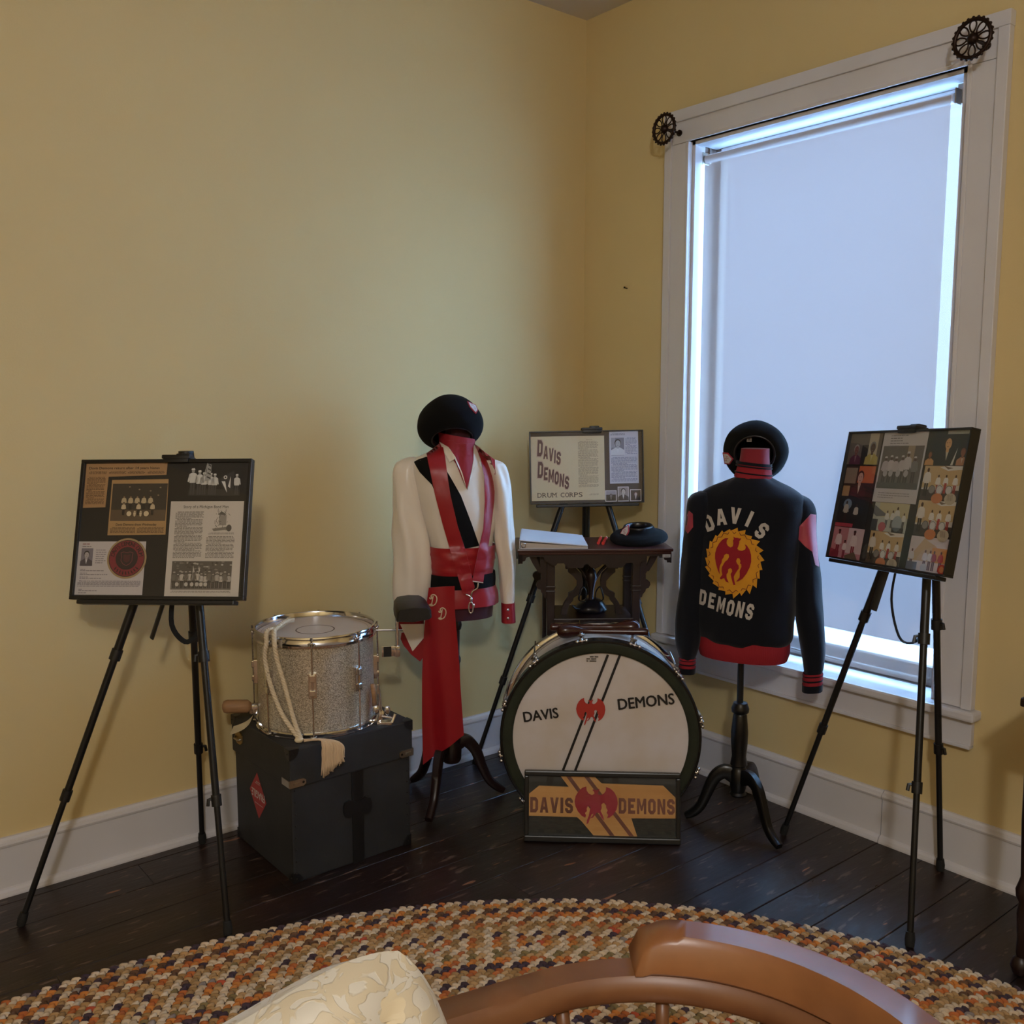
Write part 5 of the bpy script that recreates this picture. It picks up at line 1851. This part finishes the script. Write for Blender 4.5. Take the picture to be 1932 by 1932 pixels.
for k in range(47):
    a = PI / 2 - 2 * PI * k / 46
    rr_ = .90 + (.10 * rr.uniform(.5, 1.2) if k % 2 else -.02)
    x, z = -.040 + .090 * rr_ * math.cos(a), .962 + .108 * rr_ * math.sin(a)
    h = be.ray_cast(Vector((x, -2, z)), Vector((0, 1, 0)))
    pts.append((x, (h[0].y if h[0] is not None else -.11) - .0008, z))
for a_, b_ in zip(pts[:-1], pts[1:]):
    zig.tube([a_, b_], .0011, 5)
zig.build('embroidery_line', 'brown_thread', emo)
drape(be, demon(-.042, .968, .060, .066, -.08), off=.0025, maxlen=.016).build('demon_patch', 'red_felt', emo)
jh = thing('black_beret', 'black beret hung backwards on the neck of the jacket stand with lining showing', 'beret', (JC[0], JC[1], 0), JRZ, group='black monogram berets')
TB = beret(jh, (.021, .062, 1.325), (.05, .93, .16), 0.0, 1.0, badge_ang=math.radians(168), badge_h=-.42, squash=(.95, .90), seed=5)
m_ = Print(0, .0003)
m_.rect(-.009, -.009, .009, .009, '8a7d74', 0)
m_.rect(-.0065, -.006, .0065, -.0045, '2a2a2c', 1)
m_.rect(-.004, -.003, .004, .002, '3a3434', 1)
m_.poly([(-.004, .002), (.004, .002), (0, .006)], '3a3434', 1)
m_.mb.map(lambda p: (p.x * .9 + .000, p.y + .020, p.z + 1.368))
m_.build('maker_label', jh)

# ------------------------------------------------------------------ bass drum
BD, BRZ = (-.730, -.870, 0), -42.0
bd = thing('bass_drum', 'large white bass drum with black hoop, green felt rim and lettered head', 'drum', BD, BRZ)
RB, DB = .346, .285
AX = Matrix.Translation((0, 0, RB)) @ Matrix.Rotation(PI / 2, 4, 'X')
MB().lathe([(.326, -.012), (.326, -DB + .012)], 80, AX, False, False).build('shell', 'pearl', bd, smooth=True)
for h in (-.065, -.225):
    MB().lathe([(.3262, h - .002), (.3272, h), (.3262, h + .002)], 80, AX, False, False).build('shell_line', mat('shell pinstripe', '4a2c24', .5), bd, smooth=True)
MB().lathe([(.327, -.045), (.340, -.045), (.346, -.040), (.346, -.003), (.343, 0), (.332, 0), (.330, -.004), (.327, -.045)], 80, AX, False, False).build('front_hoop', 'hoop_black', bd, smooth=40)
MB().lathe([(.327, -DB), (.343, -DB), (.346, -DB + .004), (.346, -DB + .034), (.340, -DB + .038), (.327, -DB + .038), (.327, -DB)], 80, AX, False, False).build('rear_hoop', 'chrome', bd, smooth=40)
MB().lathe([(.326, -.006), (.15, -.0055), (.003, -.005)], 80, AX, cap0=False).build('front_head', 'basshead', bd, smooth=True)
MB().lathe([(.003, -DB + .007), (.326, -DB + .007)], 80, AX, cap1=False).build('rear_head', 'basshead', bd, smooth=True)
fl2 = MB().lathe([(.301, -.005), (.302, .003), (.310, .006), (.328, .006), (.336, .003), (.336, -.002)], 96, AX, False, False)
fl2.map(lambda p: p + Vector((0, .002 * noise.noise(p * 30), 0)))
fl2.build('felt_ring', 'felt_green', bd, smooth=True)
p = Print(-.0058 + .0054 + .001, .0003)
for (x0, z0, x1, z1) in ((.0225, .642, -.130, .223), (.063, .641, -.088, .223)):
    p.line([(x0, z0), (x1, z1)], .0085, '17120f', 0)
p.text('DAVIS', -.261, .401, .036, '17120f', .119, lv=1, bold=.035, rot=math.radians(8.6))
p.text('DEMONS', .062, .450, .038, '17120f', .190, lv=1, bold=.035, rot=math.radians(7.2))
p.poly(demon2(-.034, .446, .050, .046, .0), 'b03024', 2)
p.para(-.050, .612, -.010, .640, .0075, '4a443e', lv=1, fill=.5, para=9)
p.build('head_lettering', bd)
for k in range(12):
    a = math.radians(101 + k * 30)
    u = Vector((math.cos(a), 0, math.sin(a)))
    t = Vector((-math.sin(a), 0, math.cos(a)))
    C0 = Vector((0, 0, RB))
    Y = Vector((0, 1, 0))
    if math.sin(a) < -.93:
        continue
    m_ = MB()
    m_.tube([C0 + u * .352 + Y * .0, C0 + u * .352 + Y * (DB)], .0030, 8)
    lo_ = m_.build('tension_rod', 'chrome', bd, smooth=40)
    m_ = MB()
    m_.tube([C0 + u * .342 - Y * .004, C0 + u * .352 - Y * .004, C0 + u * .354 + Y * .03], .0055, 8)
    m_.sphere(C0 + u * .350 - Y * .006 + t * .016, .0065, 8, 6)
    m_.sphere(C0 + u * .350 - Y * .006 - t * .016, .0065, 8, 6)
    m_.tube([C0 + u * .350 - Y * .006 + t * .016, C0 + u * .350 - Y * .006 - t * .016], .0038, 8)
    m_.build('hoop_claw', 'chrome', bd, smooth=True)
    m_ = MB()
    m_.tube([C0 + u * .325 + Y * .085, C0 + u * .356 + Y * .085], [.010, .006], 10)
    m_.tube([C0 + u * .352 + Y * .060, C0 + u * .352 + Y * .110], .0058, 10)
    m_.tube([C0 + u * .352 + Y * .070 - t * .012, C0 + u * .352 + Y * .070 + t * .012], .0035, 8)
    m_.build('lug', 'nickel', bd, smooth=True)
for s in (-1, 1):
    MB().tube([(s * .20, .03, .060), (s * .215, -.012, .022), (s * .218, -.020, .004)], [.008, .006, .005], 8).build('spur', 'chrome', bd, smooth=True)

# two dark beaters resting on the drum
R3 = Matrix.Rotation(math.radians(BRZ), 3, 'Z')
for lab, y, x0, dx, z, ry in (('dark polished wooden beater lying in front on the bass drum, bulb to the left', .120, -.152, 1, .690, 0.0), ('dark polished wooden beater lying behind the other one, bulb to the right', .180, .145, -1, .692, 0.05)):
    prof = [(.003, 0), (.016, .004), (.025, .016), (.027, .034), (.022, .060), (.013, .092), (.010, .12), (.011, .20), (.013, .27), (.0145, .305), (.0135, .318), (.006, .322)]
    ml = MB().lathe([(r, h) for r, h in smoothpath(prof, 3)], 18, Matrix.Rotation(PI / 2, 4, 'Y'), True, True).build('drum_beater', 'malletwood', None, smooth=60)
    ml.location = Vector(BD) + R3 @ Vector((x0, y, 0)) + Vector((0, 0, z + .004))
    ml.rotation_euler = (0, ry * 0, math.radians(BRZ) + (0 if dx > 0 else PI) + ry)
    tag(ml, lab, 'beater', 'dark wooden drum beaters')

# ------------------------------------------------------------------ framed sign leaning on the drum
SM = board_matrix((-.966, -.744, .003), -42.3, 10.37, -.0)
sg = thing('framed_sign', 'black framed wooden inlay sign with red winged figure leaning on the bass drum', 'sign', M=SM)
SW, SHH = .532, .238
m_ = MB()
for (x0, z0, x1, z1) in ((0, 0, SW, .020), (0, SHH - .017, SW, SHH), (0, .020, .015, SHH - .017), (SW - .015, .020, SW, SHH - .017)):
    m_.box(((x0 + x1) / 2, .007, (z0 + z1) / 2), (x1 - x0, .026, z1 - z0), bev=.004)
m_.build('frame', 'frame_black', sg)
MB().box((SW / 2, .016, SHH / 2), (SW - .028, .006, SHH - .034)).build('backing', 'dark_panel', sg)
MB().box((SW / 2, -.001, SHH / 2 + .001), (SW - .029, .0012, SHH - .036)).build('glazing', 'glass', sg)
panel = [(.016, .083), (.016, .157), (.050, .185), (.152, .183), (.124, .219), (.241, .219), (.265, .197), (.474, .194), (.516, .154), (.516, .085), (.366, .082), (.386, .022), (.237, .022), (.196, .069), (.181, .082)]
MB().prism(panel, .008, .013).build('maple_panel', 'maple_panel', sg)
for (a, b_) in (((.151, .2185), (.301, .0225)), ((.213, .2185), (.367, .0225))):
    MB().prism([(a[0] - .008, a[1]), (a[0] + .008, a[1]), (b_[0] + .008, b_[1]), (b_[0] - .008, b_[1])], .0074, .0082).build('stripe', 'walnut_letter', sg)
MB().prism(demon2(.246, .129, .074, .060), .0066, .0078).build('winged_figure', 'red_stain', sg)
for word, x0, x1, z in (('DAVIS', .020, .167, .1205), ('DEMONS', .323, .513, .1235)):
    tot = sum(LET[c][2] for c in word)
    n = len(word)
    gap = .006
    wf = (x1 - x0 - gap * (n - 1)) / (tot * .052)
    x = x0
    for ch in word:
        w = LET[ch][2] * .052 * wf
        o_, h_ = letter(ch, x + w / 2, z, .052, 0, wf)
        MB().prism(o_, .0070, .0080, h_).build('inlay_letter', 'walnut_letter', sg)
        x += w + gap

# ------------------------------------------------------------------ carved table
TB_, TRZ = (-.547, -.650, 0), -36.5
tb = thing('parlor_table', 'dark carved wooden parlor table with scrolled legs in the corner behind the drum', 'table', TB_, TRZ)
TZ = .960
TD = .310
m_ = MB()
m_.box((0, TD / 2, TZ - .006), (.575, TD, .012), bev=.003)
m_.box((0, TD / 2, TZ - .0165), (.563, TD - .012, .010), bev=.002)
m_.build('table_top', 'mahogany', tb)
apr = [(-.283, .940), (-.283, .904), (-.276, .906), (-.269, .913), (-.258, .916), (-.254, .928), (-.242, .931), (-.190, .930), (-.184, .915), (-.172, .909), (-.160, .900), (-.146, .897), (-.138, .906), (-.116, .906), (-.108, .897), (-.099, .888), (-.045, .888), (-.040, .900), (-.028, .904), (-.018, .893), (0, .884)]
full = apr + [(-x, z) for x, z in reversed(apr[:-1])]
MB().prism(full, .012, .028).build('front_apron', 'darkwood', tb)
MB().prism(full, TD - .028, TD - .012).build('rear_apron', 'darkwood', tb)
for s in (-1, 1):
    m_ = MB().prism([(.012, .940), (.012, .906), (.03, .915), (.05, .928), (TD / 2 - .05, .926), (TD / 2, .900), (TD / 2 + .05, .926), (TD - .05, .928), (TD - .03, .915), (TD - .012, .906), (TD - .012, .940)], -.008, .008)
    m_.map(lambda p: (s * .275 + p.y, p.x, p.z)).build('side_apron', 'darkwood', tb)
for s in (-1, 1):
    for y in (.060, TD - .060):
        m_ = MB()
        m_.box((s * .160, y, .470), (.030, .032, .938), bev=.003)
        m_.box((s * .1605, y - .001, .81), (.034, .036, .010), bev=.002)
        m_.box((s * .1605, y - .001, .795), (.034, .036, .006), bev=.002)
        po = m_.build('post', 'darkwood', tb)
        br_ = [(.174, .932), (.200, .932), (.1985, .884), (.216, .929), (.243, .931), (.228, .90), (.208, .868), (.200, .866), (.196, .858), (.196, .836), (.203, .834), (.212, .826), (.214, .816), (.208, .804), (.198, .800), (.195, .79), (.186, .780), (.183, .769), (.174, .766)]
        MB().prism([(s * x, z) for x, z in br_], y - .008, y + .008).build('bracket', 'darkwood', po)
    sc_o = [(-.099, .890), (-.099, .869), (-.089, .869), (-.089, .856), (-.072, .842), (-.055, .822), (-.055, .802), (-.068, .785), (-.088, .775), (-.088, .761), (-.102, .741), (-.113, .717), (-.115, .694)]
    sc_i = [(-.093, .694), (-.091, .714), (-.085, .731), (-.071, .747), (-.068, .759), (-.048, .771), (-.035, .791), (-.034, .822), (-.039, .849), (-.059, .869), (-.073, .890)]
    MB().prism([(-s * x, z) for x, z in sc_o + sc_i], .10, .122).build('scroll', 'darkwood', tb)
m_ = MB()
m_.box((0, TD / 2, .890), (.20, .10, .012), bev=.002)
m_.lathe([(.008, .694), (.014, .70), (.008, .72), (.010, .78), (.022, .83), (.018, .855), (.008, .866), (.010, .885)], 14, Matrix.Translation((.002, .135, 0)))
for s in (-1, 1):
    m_.tube(smoothpath([(.002 + s * .004, .135, .80), (.002 + s * .024, .135, .835), (.002 + s * .036, .135, .855), (.002 + s * .057, .135, .876)], 4), .006, 8)
m_.build('lyre_spindle', 'darkwood', tb, smooth=50)
MB().box((0, TD / 2, .685), (.300, TD - .07, .016), bev=.003).build('lower_shelf', 'darkwood', tb)
pt = Print(.0115, .0002)
pt.rect(.249, .925, .279, .937, 'a9a39c')
pt.para(.253, .929, .275, .933, .004, '6a6460', lv=1, para=99)
pt.build('paper_tag', tb)

bn = thing('ring_binder', 'white ring binder lying open edge forward on the carved table', 'binder', TB_, TRZ)


def slab(corn, z0, zs, name, m, par):
    b0 = [(x, y, z0) for x, y in corn]
    b1 = [(x, y, z) for (x, y), z in zip(corn, zs)]
    return MB().add(b0 + b1, [(3, 2, 1, 0), (4, 5, 6, 7), (0, 1, 5, 4), (1, 2, 6, 5), (2, 3, 7, 6), (3, 0, 4, 7)]).build(name, m, par)


cr_ = [(-.276, .012), (-.028, .006), (-.018, .262), (-.255, .270)]
slab(cr_, TZ + .0005, [TZ + .003] * 4, 'back_cover', 'white_paper', bn)
slab([(x * .985 - .002, y + .004) for x, y in cr_], TZ + .003, [TZ + .024, TZ + .008, TZ + .010, TZ + .030], 'pages', mat('paper block', 'b7afa8', .8), bn)
m_ = MB()
m_.add([(x, y, z) for (x, y), z in zip(cr_, [TZ + .030, TZ + .009, TZ + .012, TZ + .038])] + [(x, y, z) for (x, y), z in zip(cr_, [TZ + .033, TZ + .012, TZ + .015, TZ + .041])], [(3, 2, 1, 0), (4, 5, 6, 7), (0, 1, 5, 4), (1, 2, 6, 5), (2, 3, 7, 6), (3, 0, 4, 7)])
m_.build('front_cover', 'white_paper', bn)
m_ = MB()
m_.add([(-.277, .012, TZ + .001), (-.256, .270, TZ + .001), (-.256, .270, TZ + .040), (-.277, .012, TZ + .033), (-.279, .012, TZ + .001), (-.258, .270, TZ + .001), (-.258, .270, TZ + .040), (-.279, .012, TZ + .033)], [(0, 1, 2, 3), (7, 6, 5, 4), (0, 4, 5, 1), (3, 2, 6, 7), (0, 3, 7, 4), (1, 5, 6, 2)])
m_.build('spine', 'white_paper', bn)
MB().tube([(-.268, .009, TZ + .006), (-.258, .008, TZ + .008), (-.256, .008, TZ + .020), (-.268, .009, TZ + .023), (-.272, .009, TZ + .014), (-.268, .009, TZ + .006)], .0018, 6).build('ring', 'chrome', bn, smooth=True)
for lab, a, b_ in (('short red stick with a pale tip on the carved table, nearer the binder', (.024, .105), (.056, .262)), ('short red stick with a pale tip on the carved table, nearer the beret', (.040, .095), (.076, .252))):
    s_ = thing('red_stick', lab, 'stick', TB_, TRZ, 'red sticks on the carved table')
    A, B = Vector((a[0], a[1], TZ + .0065)), Vector((b_[0], b_[1], TZ + .0065))
    MB().tube([A, A.lerp(B, .88)], .006, 10).build('shaft', 'red_paint', s_, smooth=40)
    MB().tube([A.lerp(B, .88), A.lerp(B, .97), B], [.0055, .006, .003], 10).build('tip', 'cream', s_, smooth=40)
tbz = thing('black_beret', 'black beret lying upside down on the carved table', 'beret', TB_, TRZ, group='black monogram berets')
beret(tbz, (.182, .140, TZ + .029), (.06, .10, -1), .4, 1.0, badge_ang=math.radians(128), badge_h=-.40, squash=(1.0, 1.0), seed=9, felt='black_felt',
      prof=[(.052, -.034), (.056, -.036), (.070, -.018), (.095, -.012), (.108, .002), (.104, .016), (.080, .024), (.040, .027), (.003, .0275)])
bg_ = thing('black_bag', 'small black leather bag with straps on the lower shelf of the carved table', 'bag', TB_, TRZ)
m_ = rings_loft([(.004, .150, .6935, .052, .048), (.004, .150, .705, .062, .055), (.006, .150, .725, .050, .045), (.010, .150, .742, .030, .028), (.010, .150, .748, .010, .010)], n=28)
wrinkle(m_, .004, .008, 3, 14, 20)
m_.build('pouch', 'leather_black', bg_, smooth=True)
for s, x in ((-1, -.040), (1, .036)):
    MB().tube(smoothpath([(x * .5, .125, .738), (x * 1.2, .10, .75), (x * 1.05, .095, .785), (x * .8, .10, .800), (x * .45, .11, .775), (x * .5, .12, .742)], 4), .004, 8, flat=(1, .5)).build('strap', 'leather_black', bg_, smooth=True)
MB().tube(smoothpath([(-.045, .10, .715), (-.065, .085, .722), (-.075, .08, .735)], 4), .003, 6).build('drawcord', 'leather_black', bg_, smooth=True)

# ------------------------------------------------------------------ captain's chair in the foreground
CCX, CCY = -2.262, -2.540
ch = thing('captains_chair', 'honey brown wooden captains chair with curved back rail at the bottom edge', 'chair', (CCX, CCY, 0))
FA = math.radians(167)
fd = Vector((math.cos(FA), math.sin(FA), 0))
RR = .308


def rail_pt(s):
    """s in metres along the rail from the middle of the back; + towards the left arm"""
    arc = RR * PI / 2
    mid = FA + PI
    if abs(s) <= arc:
        a = mid + (-1 if s > 0 else 1) * -abs(s) / RR
        return Vector((RR * math.cos(a), RR * math.sin(a), 0)), Vector((math.cos(a), math.sin(a), 0))
    sg_ = 1 if s > 0 else -1
    a = mid + sg_ * PI / 2
    o = Vector((math.cos(a), math.sin(a), 0))
    return o * RR + fd * (abs(s) - arc), o


def rail_section(s, w_in, w_out, z0, z1, tilt=0.0, bv=.007):
    c, o = rail_pt(s)
    pts = [(-w_in, z0 + bv), (-w_in + bv, z0), (w_out - bv, z0), (w_out, z0 + bv), (w_out + tilt, z1 - bv * 1.6), (w_out + tilt - bv * 1.6, z1), (-w_in + tilt * .5 + bv * 1.4, z1), (-w_in + tilt * .5, z1 - bv * 1.4)]
    return [c + o * a + Vector((0, 0, z)) for a, z in pts]


m_ = MB()
m_.loft([rail_section(s, .030, .032, .708, .744) for s in [-.66 + 1.32 * k / 60 for k in range(61)]])
for sg_ in (-1, 1):
    c, o = rail_pt(sg_ * .66)
m_.build('arm_rail', 'chairwood_dark', ch, smooth=45)
rows = []
SE = .352
for k in range(61):
    s = -SE + 2 * SE * k / 60
    e = 1 - min(1, (SE - abs(s)) / .055)         # scooped ends
    z1 = .796 - .048 * (1 - math.sqrt(max(0, 1 - e * e)))
    rows.append(rail_section(s, .026, .026, .7445, max(z1, .750), .014, .006 if e < .6 else .002))
m_ = MB().loft(rows)
m_.build('crest', 'chairwood', ch, smooth=45)
seat = MB()
rs = []
for r, z in ((.20, .425), (.235, .430), (.245, .445), (.240, .458), (.22, .462), (.14, .452), (.02, .450)):
    rs.append(ellring(.0, .0, z, r, r * .98, 40, 2.6))
seat.loft(rs)
seat.build('seat', 'chairwood', ch, smooth=50)
for k in range(9):
    th = math.radians(71 - 26 * k)
    top = Vector((RR * math.cos(th), RR * math.sin(th), .712))
    if k in (0, 8) and False:
        continue
    bot = Vector((.222 * math.cos(th), .222 * math.sin(th), .456))
    rs_ = [.0095, .010, .012, .0135, .012, .010, .009, .0095]
    MB().tube([bot.lerp(top, q / 7) for q in range(8)], rs_, 12).build('spindle', 'chairwood_dark', ch, smooth=True)
for a in (35, 125, 215, 305):
    th = FA + math.radians(a)
    top = Vector((.15 * math.cos(th), .15 * math.sin(th), .432))
    bot = Vector((.235 * math.cos(th), .235 * math.sin(th), .014))
    MB().tube([top.lerp(bot, q / 10) for q in range(11)], [.015, .016, .019, .02, .017, .014, .018, .019, .016, .013, .012], 14).build('leg', 'chairwood_dark', ch, smooth=True)
for (a0, a1) in ((35, 125), (215, 305), (125, 215)):
    t0, t1 = FA + math.radians(a0), FA + math.radians(a1)
    MB().tube([(.202 * math.cos(t0), .202 * math.sin(t0), .17), (.202 * .7 * math.cos((t0 + t1) / 2), .202 * .7 * math.sin((t0 + t1) / 2), .17), (.202 * math.cos(t1), .202 * math.sin(t1), .17)], [.008, .012, .008], 10).build('stretcher', 'chairwood_dark', ch, smooth=True)

# cream floral pillow leaning inside the chair
PC = Vector((-2.545, -2.262, .655))
pw = thing('floral_pillow', 'cream brocade pillow with faded flowers propped in the captains chair', 'pillow', M=Matrix.Translation(PC) @ Matrix.Rotation(math.radians(-14), 4, 'Z') @ Matrix.Rotation(math.radians(-9), 4, 'X'))
N = 28
PH = math.radians(17)
S_ = .228
vs, fs = [], []
front = MB()
for side in (-1, 1):
    g = []
    for i in range(N + 1):
        for j in range(N + 1):
            u, v = -1 + 2 * i / N, -1 + 2 * j / N
            pin = 1 - .10 * ((1 - abs(u) ** 2.5) * abs(v) ** 6 + (1 - abs(v) ** 2.5) * abs(u) ** 6)
            x, z = S_ * u * pin, S_ * v * pin
            rr2 = math.hypot(x, z)
            k4 = (abs(u) ** 4 + abs(v) ** 4) ** .25       # rounded corners
            k4 = max(abs(u), abs(v)) / max(k4, 1e-6)
            x, z = x * (k4 ** 1.25), z * (k4 ** 1.25)
            th = .062 * (max(0, (1 - u ** 4)) * max(0, (1 - v ** 4))) ** .5
            th += .006 * noise.noise(Vector((u * 2.2, v * 2.2, side))) * (1 - max(abs(u), abs(v)) ** 4)
            X, Z = x * math.cos(PH) - z * math.sin(PH), x * math.sin(PH) + z * math.cos(PH)
            g.append((X, side * th, max(Z, .4635 - .655)))
    q = []
    for i in range(N):
        for j in range(N):
            q.append((i * (N + 1) + j, (i + 1) * (N + 1) + j, (i + 1) * (N + 1) + j + 1, i * (N + 1) + j + 1))
    front.add(g, q)
front.build('cover', 'brocade', pw, smooth=True)
pb = front.bvh()


def flower(cx, cz, r, n, mname, rot=0):
    pts = []
    for k in range(n * 6):
        a = 2 * PI * k / (n * 6)
        q = r * (.72 + .28 * abs(math.sin(a * n / 2 + rot)))
        pts.append((cx + q * math.cos(a), cz + q * math.sin(a)))
    drape(pb, pts, off=.0014, maxlen=.02, thick=False).build('printed_flower', mname, pw, smooth=True)


M_['pk'] = mat('faded pink print', 'cf8f7e', .6)
M_['yl'] = mat('yellow print', 'cdb04a', .6)
M_['gn'] = mat('green print', '9aa066', .6)
M_['tn'] = mat('beige woven flower', 'd8c8a8', .45)
flower(-.170, .150, .020, 7, 'yl')
flower(-.205, .115, .036, 5, 'pk', .4)
flower(-.125, .105, .018, 5, 'pk', .9)
for (x, z, dx, dz) in ((-.135, .150, .020, .024), (-.150, .135, .03, .012), (-.105, .120, .008, .024), (-.155, .128, .032, .026)):
    drape(pb, [(x, z), (x + dx * .4 - dz * .18, z + dz * .4 + dx * .18), (x + dx, z + dz), (x + dx * .6 + dz * .18, z + dz * .6 - dx * .18)], off=.0014, maxlen=.02, thick=False).build('printed_leaf', 'gn', pw, smooth=True)
for (x, z, r) in ((.100, .185, .017), (.050, .180, .013), (.055, .150, .021), (-.020, .165, .022), (.100, .135, .018), (.010, .150, .014), (.140, .140, .016), (.060, .105, .022), (-.040, .120, .018), (.130, .090, .020), (.0, .095, .018), (.165, .090, .015), (-.070, .140, .014)):
    flower(x, z, r, 6, 'tn', x * 9)

# dark stand table at the right edge
rt = thing('dark_side_table', 'dark wooden turned-leg table only just entering the picture at the right edge', 'table', (-.454, -2.139, 0))
MB().box((.19, -.26, .738), (.42, .56, .024), bev=.006).build('table_top', 'darkwood', rt)
MB().box((.19, -.26, .69), (.34, .48, .07), bev=.003).build('apron', 'darkwood', rt)
for x in (.012, .368):
    for y in (-.012, -.508):
        MB().lathe([(.004, .001), (.020, .006), (.026, .024), (.020, .044), (.012, .052), (.014, .062), (.013, .10), (.018, .17), (.014, .20), (.022, .215), (.024, .235), (.018, .255), (.014, .27), (.020, .42), (.022, .60), (.022, .72)], 16, Matrix.Translation((x, y, 0))).build('leg', 'darkwood', rt, smooth=45)
